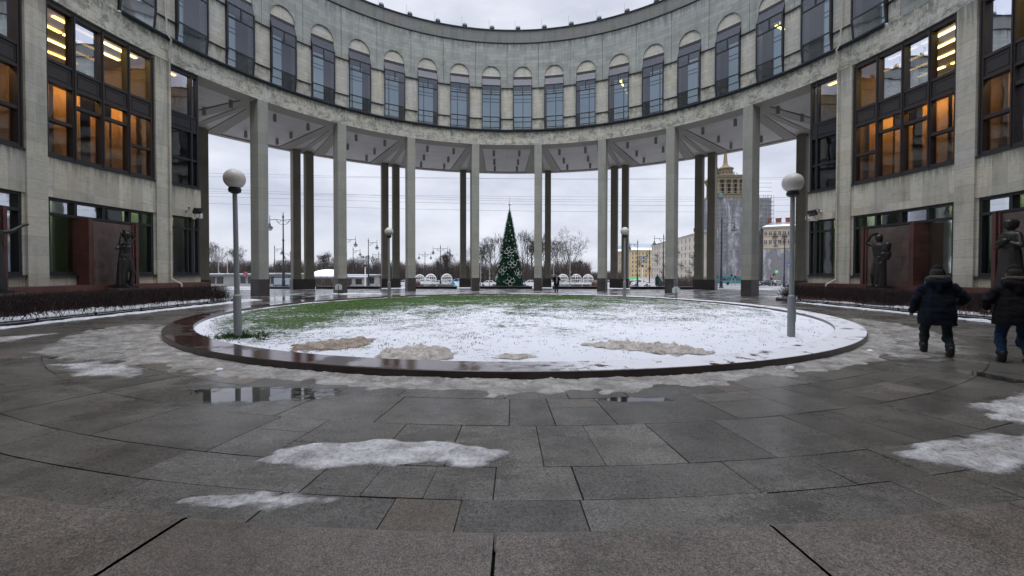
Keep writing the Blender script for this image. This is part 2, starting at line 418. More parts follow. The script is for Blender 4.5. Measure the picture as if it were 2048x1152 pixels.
def slush(name, lo, hi, sc=3., rough=.4, bump=.6, edge=.5, soft=.35):
    t = NT(name); n = t.noise(t.vmul(t.pos(), (1, 1.6, 1)), sc, 9, .74, .3); g = t.noise(t.pos(), 24, 6, .82)
    f = t.math('ADD', t.math('MULTIPLY', n, .62), t.math('MULTIPLY', g, .38))
    thick = t.n('ShaderNodeAttribute', attribute_name='thick').outputs['Fac']
    b = t.bsdf(t.ramp(f, (.36, scl(lo, .42)), (.47, lo), (.60, hi)), t.rng(g, .3, .7, rough - .15, rough + .2), 0, .5, t.bump(f, bump, .03))
    gp = t.math('ADD', t.voro(t.pos(), 13.), t.math('MULTIPLY', t.noise(t.pos(), 40, 3, .7), .22))
    # grit frozen into the surface
    t.put(b.inputs['Base Color'], t.mix(t.rng(gp, .155, .20, .8, 0), b.inputs['Base Color'].links[0].from_socket, (.05, .045, .04)))
    tr = t.n('ShaderNodeBsdfTransparent'); mxs = t.n('ShaderNodeMixShader')
    al = t.rng(t.math('ADD', thick, t.math('MULTIPLY', t.math('SUBTRACT', t.noise(t.vmul(t.pos(), (1, 1.7, 1)), sc * 3.2, 8, .78), .5), 1.3)), edge - soft, edge + soft * .4)
    t.put(mxs.inputs[0], al); t.t.links.new(tr.outputs[0], mxs.inputs[1]); t.t.links.new(b.outputs[0], mxs.inputs[2]); t.t.links.new(mxs.outputs[0], t.out.inputs[0]); M[name] = t.m
slush('slush_dirty', (.23, .215, .195), (.50, .49, .47), 2.4, .4, .8, .30, .30)
slush('slush_thin', (.20, .19, .175), (.46, .45, .435), 2.0, .35, .8, .78, .45)
slush('slush_brown', (.20, .145, .10), (.46, .40, .34), 5., .5, .9, .38, .2)
slush('slush_tan', (.34, .30, .26), (.64, .61, .58), 5., .5, .9, .38, .2)
slush('ice_sheet', (.36, .35, .345), (.72, .72, .73), 1.9, .3, .35, .52, .5)
slush('snow_clean', (.60, .62, .66), (.80, .82, .86), 2., .6, .5, .3, .2)
plain('grass_blade', (.028, .070, .010), .8, 0, .2, .5, 1.5)
t = NT('street'); n = t.noise(t.pos(), .12, 7, .65); g = t.noise(t.vmul(t.pos(), (.4, 1.5, 1)), .35, 6, .7)
c = t.mix(t.rng(n, .40, .6), (.05, .05, .052), (.11, .105, .10))
c = t.mix(t.rng(g, .47, .58), c, (.60, .62, .65))
t.bsdf(c, t.rng(n, .3, .7, .2, .6), 0, .5); M['street'] = t.m

# ---------------------------------------------------------------- geometry helpers
def PT(a, r, z=0.):                                   # a in degrees clockwise from +Y (street side)
    q = RAD(a); return (r * sin(q), r * cos(q), z)
class MB:
    def __init__(s): s.v = []; s.f = []; s.mi = []; s.cur = 0; s.sm = []; s.smooth = False
    def add(s, vs, fs):
        o = len(s.v); s.v += [tuple(p) for p in vs]
        for f in fs: s.f.append([i + o for i in f]); s.mi.append(s.cur); s.sm.append(s.smooth)
    def quad(s, *p): s.add(p, [list(range(len(p)))])
    def box(s, c, d, M4=None):
        x, y, z = c; a, b, e = d[0] / 2, d[1] / 2, d[2] / 2
        vs = [(x + i * a, y + j * b, z + k * e) for k in (-1, 1) for j in (-1, 1) for i in (-1, 1)]
        if M4 is not None: vs = [tuple(M4 @ Vector(p)) for p in vs]
        s.add(vs, [(0, 2, 3, 1), (4, 5, 7, 6), (0, 1, 5, 4), (2, 6, 7, 3), (0, 4, 6, 2), (1, 3, 7, 5)])
    def bar(s, p, q, wd, dp=None, up=(0, 0, 1)):      # rectangular bar from p to q
        p, q = Vector(p), Vector(q); d = (q - p); l = d.length; d.normalize()
        u = Vector(up)
        if abs(d.dot(u)) > .95: u = Vector((0, 1, 0))
        x = d.cross(u).normalized(); y = x.cross(d)
        a, b = wd / 2, (dp or wd) / 2
        vs = [p + x * i * a + y * j * b for i, j in ((-1, -1), (1, -1), (1, 1), (-1, 1))]
        vs += [q + x * i * a + y * j * b for i, j in ((-1, -1), (1, -1), (1, 1), (-1, 1))]
        s.add(vs, [(3, 2, 1, 0), (4, 5, 6, 7), (0, 1, 5, 4), (1, 2, 6, 5), (2, 3, 7, 6), (3, 0, 4, 7)])
    def arcbox(s, a0, a1, r0, r1, z0, z1, n=None, caps=True):
        n = n or max(1, int(abs(a1 - a0) / 2.0 + .99)); vs = []
        for i in range(n + 1):
            a = a0 + (a1 - a0) * i / n
            vs += [PT(a, r0, z0), PT(a, r1, z0), PT(a, r1, z1), PT(a, r0, z1)]
        fs = []
        for i in range(n):
            b = 4 * i
            for k in range(4): fs.append((b + k, b + (k + 1) % 4, b + 4 + (k + 1) % 4, b + 4 + k))
        if caps: fs += [(3, 2, 1, 0), (4 * n, 4 * n + 1, 4 * n + 2, 4 * n + 3)]
        s.add(vs, fs)
    def tube(s, pts, rad, seg=6, cap=True):
        pts = [Vector(p) for p in pts]; n = len(pts)
        rad = rad if isinstance(rad, (list, tuple)) else [rad] * n
        vs = []; x = None
        for i, p in enumerate(pts):
            d = (pts[min(i + 1, n - 1)] - pts[max(i - 1, 0)])
            if d.length < 1e-9: d = Vector((0, 0, 1))
            d.normalize()
            if x is None:
                h = Vector((1, 0, 0)) if abs(d.x) < .8 else Vector((0, 1, 0)); x = d.cross(h).normalized()
            else:
                x = x - d * x.dot(d); x.normalize()
            y = d.cross(x)
            for k in range(seg):
                t = 2 * pi * k / seg; vs.append(p + (x * cos(t) + y * sin(t)) * rad[i])
        fs = [(i * seg + k, i * seg + (k + 1) % seg, (i + 1) * seg + (k + 1) % seg, (i + 1) * seg + k) for i in range(n - 1) for k in range(seg)]
        if cap: fs += [tuple(range(seg))[::-1], tuple((n - 1) * seg + k for k in range(seg))]
        s.add(vs, fs)
    def lathe(s, prof, c=(0, 0, 0), seg=16):
        vs = []; n = len(prof)
        for r, z in prof:
            for k in range(seg):
                t = 2 * pi * k / seg; vs.append((c[0] + r * cos(t), c[1] + r * sin(t), c[2] + z))
        fs = [(i * seg + k, i * seg + (k + 1) % seg, (i + 1) * seg + (k + 1) % seg, (i + 1) * seg + k) for i in range(n - 1) for k in range(seg)]
        fs += [tuple(range(seg))[::-1], tuple((n - 1) * seg + k for k in range(seg))]
        s.add(vs, fs)
    def torus(s, c, R, r, ax=(0, 0, 1), seg=20, sub=5, sx=1., xdir=None):
        ax = Vector(ax).normalized(); h = Vector(xdir) if xdir else (Vector((1, 0, 0)) if abs(ax.x) < .8 else Vector((0, 1, 0)))
        x = (h - ax * h.dot(ax)).normalized(); y = ax.cross(x); c = Vector(c)
        pts = [c + x * cos(2 * pi * k / seg) * R * sx + y * sin(2 * pi * k / seg) * R for k in range(seg)]
        vs = []
        for k in range(seg):
            o = (pts[k] - c).normalized()
            for j in range(sub):
                t = 2 * pi * j / sub; vs.append(pts[k] + o * cos(t) * r + ax * sin(t) * r)
        s.add(vs, [(k * sub + j, ((k + 1) % seg) * sub + j, ((k + 1) % seg) * sub + (j + 1) % sub, k * sub + (j + 1) % sub) for k in range(seg) for j in range(sub)])
    def sphere(s, c, r, seg=16, rings=9, sc=(1, 1, 1)):
        vs = [];
        for i in range(rings + 1):
            p = pi * i / rings
            for k in range(seg):
                t = 2 * pi * k / seg
                vs.append((c[0] + sc[0] * r * sin(p) * cos(t), c[1] + sc[1] * r * sin(p) * sin(t), c[2] - sc[2] * r * cos(p)))
        s.add(vs, [(i * seg + k, i * seg + (k + 1) % seg, (i + 1) * seg + (k + 1) % seg, (i + 1) * seg + k) for i in range(rings) for k in range(seg)])
    def prism(s, poly, z0, z1):
        n = len(poly)
        s.add([(x, y, z0) for x, y in poly] + [(x, y, z1) for x, y in poly],
              [tuple(range(n))[::-1], tuple(range(n, 2 * n))] + [(k, (k + 1) % n, n + (k + 1) % n, n + k) for k in range(n)])
    def build(s, name, mats, parent=None, loc=None, rz=0., fixn=True, attr=None):
        me = bpy.data.meshes.new(name)
        me.from_pydata(s.v, [], s.f)
        for m in (mats if isinstance(mats, (list, tuple)) else [mats]): me.materials.append(M[m])
        me.polygons.foreach_set('material_index', s.mi)
        me.polygons.foreach_set('use_smooth', s.sm)
        if fixn:
            b = bmesh.new(); b.from_mesh(me); bmesh.ops.recalc_face_normals(b, faces=b.faces); b.to_mesh(me); b.free()
        if attr is not None:
            at_ = me.attributes.new(attr[0], 'FLOAT', attr[1]); at_.data.foreach_set('value', attr[2])
        me.update()
        o = bpy.data.objects.new(name, me); COL.objects.link(o)
        if parent is not None: o.parent = parent
        if loc is not None: o.location = loc
        o.rotation_euler.z = rz
        return o
def tag(o, label=None, cat=None, group=None, kind=None):
    if label: o['label'] = label
    if cat: o['category'] = cat
    if group: o['group'] = group
    if kind: o['kind'] = kind
    return o
def empty(name, loc=(0, 0, 0), rz=0., label=None, cat=None, group=None):
    o = bpy.data.objects.new(name, None); o.empty_display_size = .2; COL.objects.link(o)
    o.location = loc; o.rotation_euler = (0, 0, rz)
    return tag(o, label, cat, group)
def kids(o): return [c for c in bpy.data.objects if c.parent == o]
def copy_tree(o, parent=None, table=None):
    if table is None:
        table = {}
        for c in bpy.data.objects:
            if c.parent: table.setdefault(c.parent.name, []).append(c)
    c = o.copy(); COL.objects.link(c)
    if parent is not None: c.parent = parent
    for ch in table.get(o.name, []): copy_tree(ch, c, table)
    return c
TMP = bpy.data.scenes.new('workbench')
def blob(name, caps, mat, parent=None, voxel=.02, smooth=3, loc=None, rz=0.):
    """one continuous body: tapered limbs fused into a single skin by voxel remeshing"""
    b = MB()
    for c in caps:
        p, q, r0, r1 = Vector(c[0]), Vector(c[1]), c[2], c[3]
        fx, fy = (c[4] if len(c) > 4 else (1, 1))
        d = q - p; l = d.length
        dn = d.normalized() if l > 1e-6 else Vector((0, 0, 1))
        if abs(dn.z) > .75: x = Vector((1, 0, 0)); x = (x - dn * x.dot(dn)).normalized()
        else: x = dn.cross(Vector((0, 0, 1))).normalized()
        y = dn.cross(x)
        vs = []; seg = 12; rows = []
        for t in (-90, -55, -25, 0): rows.append((p + dn * r0 * sin(RAD(t)) * min(fx, fy), r0 * max(cos(RAD(t)), .02)))
        for k in range(1, 4): rows.append((p + d * k / 4, r0 + (r1 - r0) * k / 4))
        for t in (0, 25, 55, 90): rows.append((q + dn * r1 * sin(RAD(t)) * min(fx, fy), r1 * max(cos(RAD(t)), .02)))
        for cpt, r in rows:
            for k in range(seg):
                t = 2 * pi * k / seg; vs.append(cpt + x * cos(t) * r * fx + y * sin(t) * r * fy)
        n = len(rows)
        b.add(vs, [(i * seg + k, i * seg + (k + 1) % seg, (i + 1) * seg + (k + 1) % seg, (i + 1) * seg + k) for i in range(n - 1) for k in range(seg)]
              + [tuple(range(seg))[::-1], tuple((n - 1) * seg + k for k in range(seg))])
    o = b.build(name, mat)
    m = o.modifiers.new('r', 'REMESH'); m.mode = 'VOXEL'; m.voxel_size = voxel; m.use_smooth_shade = True
    if smooth:
        m2 = o.modifiers.new('s', 'SMOOTH'); m2.factor = .5; m2.iterations = smooth
    COL.objects.unlink(o); TMP.collection.objects.link(o); TMP.view_layers[0].update(); dg = TMP.view_layers[0].depsgraph
    me = bpy.data.meshes.new_from_object(o.evaluated_get(dg))
    o.modifiers.clear(); old = o.data; o.data = me; bpy.data.meshes.remove(old)
    me.name = name; TMP.collection.objects.unlink(o); COL.objects.link(o)
    if parent is not None: o.parent = parent
    if loc is not None: o.location = loc
    o.rotation_euler.z = rz
    return o

# ---------------------------------------------------------------- ground
D = 8.28                                              # angle between two arched windows
ORD = ['first', 'second', 'third', 'fourth', 'fifth', 'sixth', 'seventh', 'eighth', 'ninth', 'tenth', 'eleventh', 'twelfth']
def GZ(y):                                            # the square falls gently towards the street
    return 0. if y < 19 else (-.019 * (y - 19) if y < 30 else max(-2.05, -.209 - .028 * (y - 30)))
def polar_sheet(rs, n, lift=0.):
    b = MB()
    vs = []
    for r in rs:
        for k in range(n):
            t = 2 * pi * k / n; vs.append((r * cos(t), r * sin(t), GZ(r * sin(t)) + lift))
    b.add(vs, [(i * n + k, (i + 1) * n + k, (i + 1) * n + (k + 1) % n, i * n + (k + 1) % n) for i in range(len(rs) - 1) for k in range(n)])
    return b
tag(polar_sheet([11.3, 14, 17, 19, 20.5, 22, 24, 26, 28, 30, 32, 34.5], 180, -.022).build('paving_bed', 'joint_dark'), kind='structure')
def paving():
    """granite slabs laid in rings, each with its own length, tone and slight settlement"""
    b = MB(); rnd = random.Random(12); tone = []
    rs = [11.78, 12.72, 13.66, 14.60, 15.11, 15.66, 16.6, 17.5, 18.45, 19.4, 20.3, 21.3, 22.2, 23.2, 24.1, 25.1, 26.0, 27.0, 27.9, 28.9, 29.8, 30.8, 31.7, 32.7, 33.6, 34.55]
    for r0, r1 in zip(rs, rs[1:]):
        a = rnd.uniform(0, 3); end = a + 360
        while a < end - .5:
            ln = rnd.choice((.5, .7, .85, 1.0, 1.2, 1.45)) * rnd.uniform(.92, 1.08)
            a2 = min(end, a + math.degrees(ln / r1))
            if end - a2 < 1.2: a2 = end
            if r0 > 15.6 and 122 < (a % 360) < 238 and 122 < (a2 % 360) < 238: a = a2; continue
            gA = rnd.choice((.0015, .003, .0045, .006, .009)); gR0, gR1 = rnd.choice((.0015, .003, .005, .0075)), rnd.choice((.0015, .003, .0055, .008))
            q0, q1 = a + math.degrees(gA / r1), a2 - math.degrees(gA / r1); n = 3
            k = [rnd.gauss(0, .0016) for _ in range(4)]; vs = []
            for j, r in enumerate((r0 + gR0, r1 - gR1)):
                for i in range(n + 1):
                    x, y, _ = PT(q0 + (q1 - q0) * i / n, r); u = i / n
                    vs.append((x, y, GZ(y) + k[2 * j] * (1 - u) + k[2 * j + 1] * u))
            parts = [vs]
            if r1 - r0 > .8 and rnd.random() < .2:                # a slab cut in two
                tq = rnd.choice((.38, .5, .62)); m_ = n + 1
                mid0 = [tuple(p + (q - p) * (tq - .004) for p, q in zip(vs[i], vs[m_ + i])) for i in range(m_)]; mid1 = [tuple(p + (q - p) * (tq + .004) for p, q in zip(vs[i], vs[m_ + i])) for i in range(m_)]
                parts = [vs[:m_] + mid0, mid1 + vs[m_:]]
            for vs in parts:
              m = n + 1; lo = [(x, y, z - .02) for x, y, z in vs]; fs = [(i, i + 1, m + i + 1, m + i) for i in range(n)]
              o = 2 * m
              fs += [(i, o + i, o + i + 1, i + 1) for i in range(n)] + [(m + i, m + i + 1, o + m + i + 1, o + m + i) for i in range(n)] + [(0, m, o + m, o), (n, o + n, o + m + n, m + n)]
              b.add(vs + lo, fs); tv = rnd.random(); tone += [tv] * len(fs)
            a = a2
    return b, tone
pb, tone = paving()
tag(pb.build('plaza_paving', 'paving_wet', attr=('tone', 'FACE', tone)), kind='structure')
tag(polar_sheet([34.5, 36, 38, 40, 44, 48, 54, 60, 70, 80, 90, 100, 130, 200, 500, 1600], 120).build('street', 'street'), kind='structure')
# stone step the viewer stands on: radial slabs with open joints, worn edge
def step_slabs():
    b = MB(); rnd = random.Random(3)
    js = [-60, -45, -33, -23.5, -15.6, -9.1, -2.05, 4.0, 10.4, 17.5, 26, 36, 48, 60]
    for a0, a1 in zip(js, js[1:]):
        q0, q1 = 180 - a1 + .035, 180 - a0 - .035
        n = max(3, int((q1 - q0) / 1.2)); dz = rnd.uniform(-.004, .004)
        rows = []
        for r, z in ((15.66, -.02), (15.66, .105), (15.675, .122), (15.70, .13), (21.0, .13)):
            rows.append([PT(q0 + (q1 - q0) * i / n, r + (0 if r > 16 else rnd.uniform(-.006, .006)), z + (dz if z > 0 else 0)) for i in range(n + 1)])
        vs = [p for rw in rows for p in rw]; m = n + 1
        b.add(vs, [(i * m + k, i * m + k + 1, (i + 1) * m + k + 1, (i + 1) * m + k) for i in range(4) for k in range(n)])
    return b
tag(step_slabs().build('front_step', 'step_granite'), kind='structure')
# round lawn: polished granite kerb and snowy grass dome
ko = empty('lawn_kerb', (0, 0, 0), 0, 'wet reddish granite kerb ring around the round snowy lawn, partly under snow', 'kerb')
b = MB(); seg = 240
b.lathe([(11.78, -.02), (11.78, .128), (11.765, .143), (11.13, .146), (11.12, .138), (11.12, -.02)], seg=seg)
b.f = b.f[:seg * 5]; b.mi = b.mi[:seg * 5]; b.sm = b.sm[:seg * 5]
b.build('coping', 'kerb_granite', ko)
b = MB(); rl = random.Random(11); rings, seg = 70, 220; b.smooth = True
from mathutils import noise as MN
def lawn_z(x, y):
    r = sqrt(x * x + y * y)
    k = .10 + .16 * (1 - (r / 11.12) ** 2) + .035 * MN.noise((x * .9, y * .9, 0)) + .02 * MN.noise((x * 3, y * 3, 5)) + .012 * MN.noise((x * 8, y * 8, 2))
    return k - .03
vs = [(0, 0, lawn_z(0, 0))]
for i in range(1, rings + 1):
    r = 11.125 * (i / rings) ** .8
    for k in range(seg):
        t = 2 * pi * k / seg; x, y = r * cos(t), r * sin(t); vs.append((x, y, lawn_z(x, y) if i < rings else .06))
fs = [(0, 1 + k, 1 + (k + 1) % seg) for k in range(seg)]
for i in range(rings - 1):
    for k in range(seg):
        a = 1 + i * seg; fs.append((a + k, a + seg + k, a + seg + (k + 1) % seg, a + (k + 1) % seg))
b.add(vs, fs)
tag(b.build('lawn', 'lawn_snow'), kind='structure')
# grass tufts poking through the snow
b = MB(); rg = random.Random(5)
def tuft(x, y, n, h, spread=.05):
    z = lawn_z(x, y) - .01
    for _ in range(n):
        a = rg.uniform(0, 2 * pi); px, py = x + rg.gauss(0, spread), y + rg.gauss(0, spread)
        l = h * rg.uniform(.5, 1.2); lean = rg.uniform(.2, .9); wd = .006
        tx, ty = px + cos(a) * l * lean, py + sin(a) * l * lean
        ca, sa = -sin(a) * wd, cos(a) * wd
        b.add([(px - ca, py - sa, z), (px + ca, py + sa, z), (px + ca * .6 + (tx - px) * .5, py + sa * .6 + (ty - py) * .5, z + l * .6), (tx, ty, z + l * .85)], [(0, 1, 2), (0, 2, 3)])
cnt = 0
while cnt < 9000:
    r = 10.9 * sqrt(rg.random()); t = rg.uniform(0, 2 * pi); x, y = r * cos(t), r * sin(t)
    g = (y + 6.5) / 15 * .75 - x / 9 * .22 + MN.noise((x * .42, y * .5, 3)) * .75 + MN.noise((x * 2., y * 3, 7)) * .35
    if g < .12 and rg.random() > .30: continue
    tuft(x, y, 3 if y > 2 else 5, .055 if g > .3 else .045); cnt += 1
for _ in range(160): tuft(-6.84 + rg.gauss(0, .35), -8.04 + rg.gauss(0, .22), 8, .09)
tag(b.build('grass', 'grass_blade', fixn=False), 'sparse green grass poking through thin snow on the lawn', 'grass', kind='stuff')

def pile(name, outline, hgt, mat, z0f, label, cat='snow', amp=.6, freq=2.5, step=.07, feather=.35, seed=1, lay=.0):
    """irregular heap over an outline (x, y): height falls to nothing at a ragged edge"""
    xs = [p[0] for p in outline]; ys = [p[1] for p in outline]
    x0, x1, y0, y1 = min(xs) - .3, max(xs) + .3, min(ys) - .3, max(ys) + .3
    nx, ny = int((x1 - x0) / step) + 1, int((y1 - y0) / step) + 1
    n = len(outline)
    def sd(x, y):
        ins = False; dm = 1e9; j = n - 1
        for i in range(n):
            ax, ay = outline[i]; bx, by = outline[j]
            if (ay > y) != (by > y) and x < (bx - ax) * (y - ay) / (by - ay) + ax: ins = not ins
            ex, ey = bx - ax, by - ay; q = max(0, min(1, ((x - ax) * ex + (y - ay) * ey) / (ex * ex + ey * ey + 1e-12)))
            dm = min(dm, (x - ax - ex * q) ** 2 + (y - ay - ey * q) ** 2); j = i
        return sqrt(dm) * (1 if ins else -1)
    idx = {}; vs = []; b = MB(); b.smooth = True; tk = []
    for j in range(ny + 1):
        for i in range(nx + 1):
            x, y = x0 + i * step, y0 + j * step
            d = sd(x, y) + feather * .55 * (MN.noise((x * freq, y * freq * 1.4, seed)) + .6 * MN.noise((x * freq * 2.7, y * freq * 3, seed + 9)))
            if d < -step * 1.0: continue
            k = max(0., min(1., d / feather)); k = k * k * (3 - 2 * k)
            h = hgt * k * (1 + amp * (MN.noise((x * freq * 1.5, y * freq * 1.5, seed + 3)) + .6 * MN.noise((x * freq * 4, y * freq * 4, seed + 5)) + .4 * MN.noise((x * freq * 9, y * freq * 9, seed + 6))))
            tk.append(k ** .5 if d > 0 else 0.); idx[i, j] = len(vs); vs.append((x, y, z0f(x, y) + (h + .003 if d > 0 else -.02)))
    fs = [(idx[i, j], idx[i + 1, j], idx[i + 1, j + 1], idx[i, j + 1]) for i in range(nx) for j in range(ny)
          if all(q in idx for q in ((i, j), (i + 1, j), (i + 1, j + 1), (i, j + 1)))]
    b.add(vs, fs)
    return tag(b.build(name, mat, attr=('thick', 'POINT', tk)), label, cat, kind='stuff')
flat = lambda x, y: GZ(y)
lz = lambda x, y: lawn_z(x, y)
# slush berm thrown up against the kerb, wider at the left and in two wheel tracks at the right
b = MB(); b.smooth = True; vs = []; nA, nR = 900, 48; tk = []
def berm_w(a):
    keys = [(-180, .88), (-170, .80), (-160, .80), (-150, 1.0), (-140, 1.5), (-132, 1.2), (-120, .5), (-110, .25), (-95, .12), (-60, 0), (60, 0), (95, .35), (110, .5), (122, .9), (134, 1.0), (146, .75), (158, .65), (170, .75), (180, .88)]
    for (a0, w0), (a1, w1) in zip(keys, keys[1:]):
        if a0 <= a <= a1: return w0 + (w1 - w0) * (a - a0) / (a1 - a0)
for i in range(nA + 1):
    a = 85 + (265 - 85) * i / nA; aa = a if a <= 180 else a - 360
    wv = berm_w(aa)
    for j in range(nR + 1):
        u = j / nR; r = 11.775 + u * 2.2; x, y, _ = PT(a, r)
        e = wv * (1 + .55 * MN.noise((x * 1.3, y * 1.3, 1)) + .30 * MN.noise((x * 4, y * 4, 4)))
        k = max(-.3, 1 - (u * 2.2) / max(e, .02)); kk = max(0, k); kk = kk * kk * (3 - 2 * kk) if kk < 1 else 1
        h = .052 * min(1, .35 + u * 9) * kk * (1 + .75 * MN.noise((x * 2.6, y * 2.6, 2)) + .5 * MN.noise((x * 7, y * 7, 8)) + .5 * MN.noise((x * 16, y * 16, 3)) + .3 * MN.noise((x * 34, y * 34, 3)))
        if 100 < a < 150: h *= 1 - .75 * math.exp(-((u * 2.2 - .62) / .09) ** 2) - .0
        h -= .018 * (1 - min(1, kk * 4)) + (.02 if MN.noise((x * 2.2, y * 3.1, 12)) > .32 else 0) * (1 - kk)
        vs.append((x, y, h)); tk.append(min(1., kk ** .5))
m = nR + 1
fs = [(i * m + j, i * m + j + 1, (i + 1) * m + j + 1, (i + 1) * m + j) for i in range(nA) for j in range(nR)
      if max(vs[q][2] for q in (i * m + j, i * m + j + 1, (i + 1) * m + j + 1, (i + 1) * m + j)) > -.012]
b.add(vs, fs)
tag(b.build('slush', 'slush_dirty', attr=('thick', 'POINT', tk)), 'dirty trodden slush banked against the outer side of the granite kerb', 'slush', kind='stuff')
pile('ice', [(-2.66, -14.47), (-2.60, -14.22), (-2.28, -14.05), (-1.9, -14.02), (-1.72, -14.0), (-1.13, -14.04), (-.80, -14.13), (-.54, -14.21), (-.45, -14.34), (-.58, -14.53), (-.83, -14.59), (-1.0, -14.55), (-1.15, -14.49), (-1.54, -14.6), (-2.21, -14.61)], .022, 'ice_sheet', flat, 'long whitish ice sheet frozen on the paving in the foreground', 'ice', .5, 3.2, .025, .12, 2)
pile('ice', [(-3.0, -15.12), (-2.84, -14.99), (-2.42, -14.95), (-1.96, -14.98), (-1.65, -15.03), (-1.74, -15.12), (-2.06, -15.18), (-2.51, -15.16)], .012, 'ice_sheet', flat, 'faint thin film of ice just beyond the stone step', 'ice', .7, 4., .025, .12, 5)
pile('ice', [(3.0, -14.40), (3.3, -14.3), (3.69, -14.14), (4.34, -13.99), (4.9, -14.0), (5.6, -14.2), (5.4, -14.6), (4.4, -14.7), (3.44, -14.77), (3.25, -14.63)], .03, 'ice_sheet', flat, 'smooth pale ice sheet on the paving nearest the step at the right', 'ice', .5, 2.4, .035, .16, 8)
pile('ice', [(5.05, -13.1), (5.84, -12.9), (6.9, -12.44), (7.8, -12.5), (7.6, -13.2), (6.2, -13.9), (5.3, -13.9), (4.97, -13.55), (5.3, -13.3)], .03, 'ice_sheet', flat, 'rough broken patch of ice beside the walking men', 'ice', .8, 3.4, .04, .2, 14)
pile('slush', [(-4.7, -9.9), (-4.95, -9.3), (-4.4, -8.75), (-3.7, -8.35), (-3.3, -8.7), (-3.3, -9.4), (-3.75, -9.9)], .06, 'slush_brown', lz, 'brown heap of sandy slush on the lawn edge, left of the other heaps', 'slush', .9, 4.2, .035, .35, 21)
pile('slush', [(-2.95, -10.6), (-2.9, -9.9), (-2.45, -9.35), (-1.67, -9.6), (-1.35, -10.2), (-1.4, -10.65), (-2.2, -10.85)], .075, 'slush_tan', lz, 'beige heap of shovelled slush at the front of the lawn', 'slush', .9, 4.2, .035, .35, 23)
pile('slush', [(-.75, -10.55), (-.5, -10.2), (.0, -10.25), (.2, -10.5), (-.2, -10.75)], .045, 'slush_tan', lz, 'small beige slush heap in the middle of the lawn front', 'slush', .9, 3., .05, .2, 25)
pile('slush', [(1.0, -9.5), (1.5, -9.1), (2.1, -9.1), (3.0, -9.3), (3.7, -9.8), (3.55, -10.5), (2.7, -10.5), (1.9, -9.9)], .08, 'slush_tan', lz, 'long beige slush heap at the right of the lawn front', 'slush', .9, 4.2, .035, .35, 27)
pile('slush', [(7.0, -9.7), (8.7, -8.3), (10.4, -6.0), (11.8, -3.2), (12.7, -3.4), (12.5, -5.4), (11.6, -7.2), (10.2, -9.0), (8.9, -10.2), (7.6, -10.7), (6.6, -10.9)], .035, 'slush_thin', flat, 'trodden slush with wheel tracks on the path right of the lawn', 'slush', 1.2, 2.6, .06, .55, 51)
pile('slush', [(-7.9, -8.9), (-9.4, -7.2), (-10.9, -5.0), (-12.3, -4.6), (-12.2, -6.6), (-11.2, -8.4), (-9.9, -9.9), (-8.3, -10.7), (-7.2, -10.4)], .035, 'slush_thin', flat, 'trodden slush on the path left of the lawn', 'slush', 1.2, 2.6, .06, .55, 53)
# white strips of old snow along the hedges, and drifts at the street side
pile('snow', [(-14.55, -10.5), (-14.95, -4.5), (-14.75, 2.5), (-14.6, 6.8), (-15.9, 7.2), (-20, 7), (-20, -10.5)], .05, 'snow_clean', flat, 'white snow strip in front of the left hedge', 'snow', .7, 1.2, .13, .35, 31)
pile('snow', [(15.5, -10.5), (15.75, -4.5), (15.8, 2.), (16.2, 6.3), (18.6, 8.5), (20, 7), (20, -10.5)], .05, 'snow_clean', flat, 'white snow strip in front of the right hedge', 'snow', .7, 1.2, .13, .35, 33)
pile('snow', [(-12.5, -6.5), (-13.2, -7.4), (-13.6, -9.4), (-12.6, -9.6), (-12.0, -8.2)], .016, 'ice_sheet', flat, 'streak of ice on the paving before the left hedge', 'ice', .8, 1.6, .07, .4, 35)
pile('slush', [(-8.6, -10.6), (-7.2, -11.4), (-6.2, -11.6), (-6.6, -10.9), (-7.9, -10.1)], .014, 'ice_sheet', flat, 'thin icy patch beside the rusty drain slot', 'ice', .7, 2., .05, .35, 37)
for i, (a, r, s) in enumerate([(-70, 22.5, 2.6), (66, 24.5, 3.0), (60, 31.5, 3.4), (-60, 31.5, 3.), (-40, 18.0, 1.5), (20, 33, 3), (-20, 33, 3)]):
    cx, cy, _ = PT(a, r)
    pile('snow', [(cx + s * 1.5 * cos(k), cy + s * .6 * sin(k)) for k in [j * pi / 6 for j in range(12)]], .06, 'snow_clean', flat,
         ['snow drift beside the left wing corner', 'snow drift beside the right wing corner', 'snow bank outside the rightmost colonnade gap', 'snow bank outside the leftmost colonnade gap', 'small snow drift at the foot of a left column', 'snow bank by the street, right of the fir tree', 'snow bank by the street, left of the fir tree'][i], 'snow', .7, 1.2, .14, .8, 41 + i)
for i in (-7, -5, -3, -1, 1, 3, 5, 7):                    # snow skirts caught at the foot of the columns
    pass

# ---------------------------------------------------------------- the ring-shaped library building
LIB = empty('library_building', (0, 0, 0), 0, 'ring-shaped grey limestone library with colonnade, glazed wings and a row of arched windows above', 'building')
RW = 19.8
P1, P2, P3 = 75.05, 91.5, 108.0                       # wing piers
def strip(b, a0, a1, r0, r1, z0, z1, cap=True):
    b.arcbox(a0, a1, r0, r1, z0, z1, max(1, int(abs(a1 - a0) / 1.38 + .9)), cap)
# columns, inner row
def column(a, r, wt, wd, ht, zpl, ms, name='column'):
    b = MB(); x0 = r
    b.box((0, r + wd / 2, zpl + (ht - zpl) / 2), (wt, wd, ht - zpl))
    o = b.build(name, ms, LIB); o.rotation_euler.z = -RAD(a)
    return o
first = None
for i in (-7, -5, -3, -1, 1, 3, 5, 7):
    if first is None:
        first = column(i * D, 19.70, .66, 1.0, 13.33, 1.17, 'stone_column')
        p = MB(); p.box((0, 19.67 + .53, .585), (.72, 1.06, 1.17)); p.build('plinth', 'granite_dark', first)
        tpl = first
    else:
        c = copy_tree(tpl, LIB); c.rotation_euler.z = -RAD(i * D)
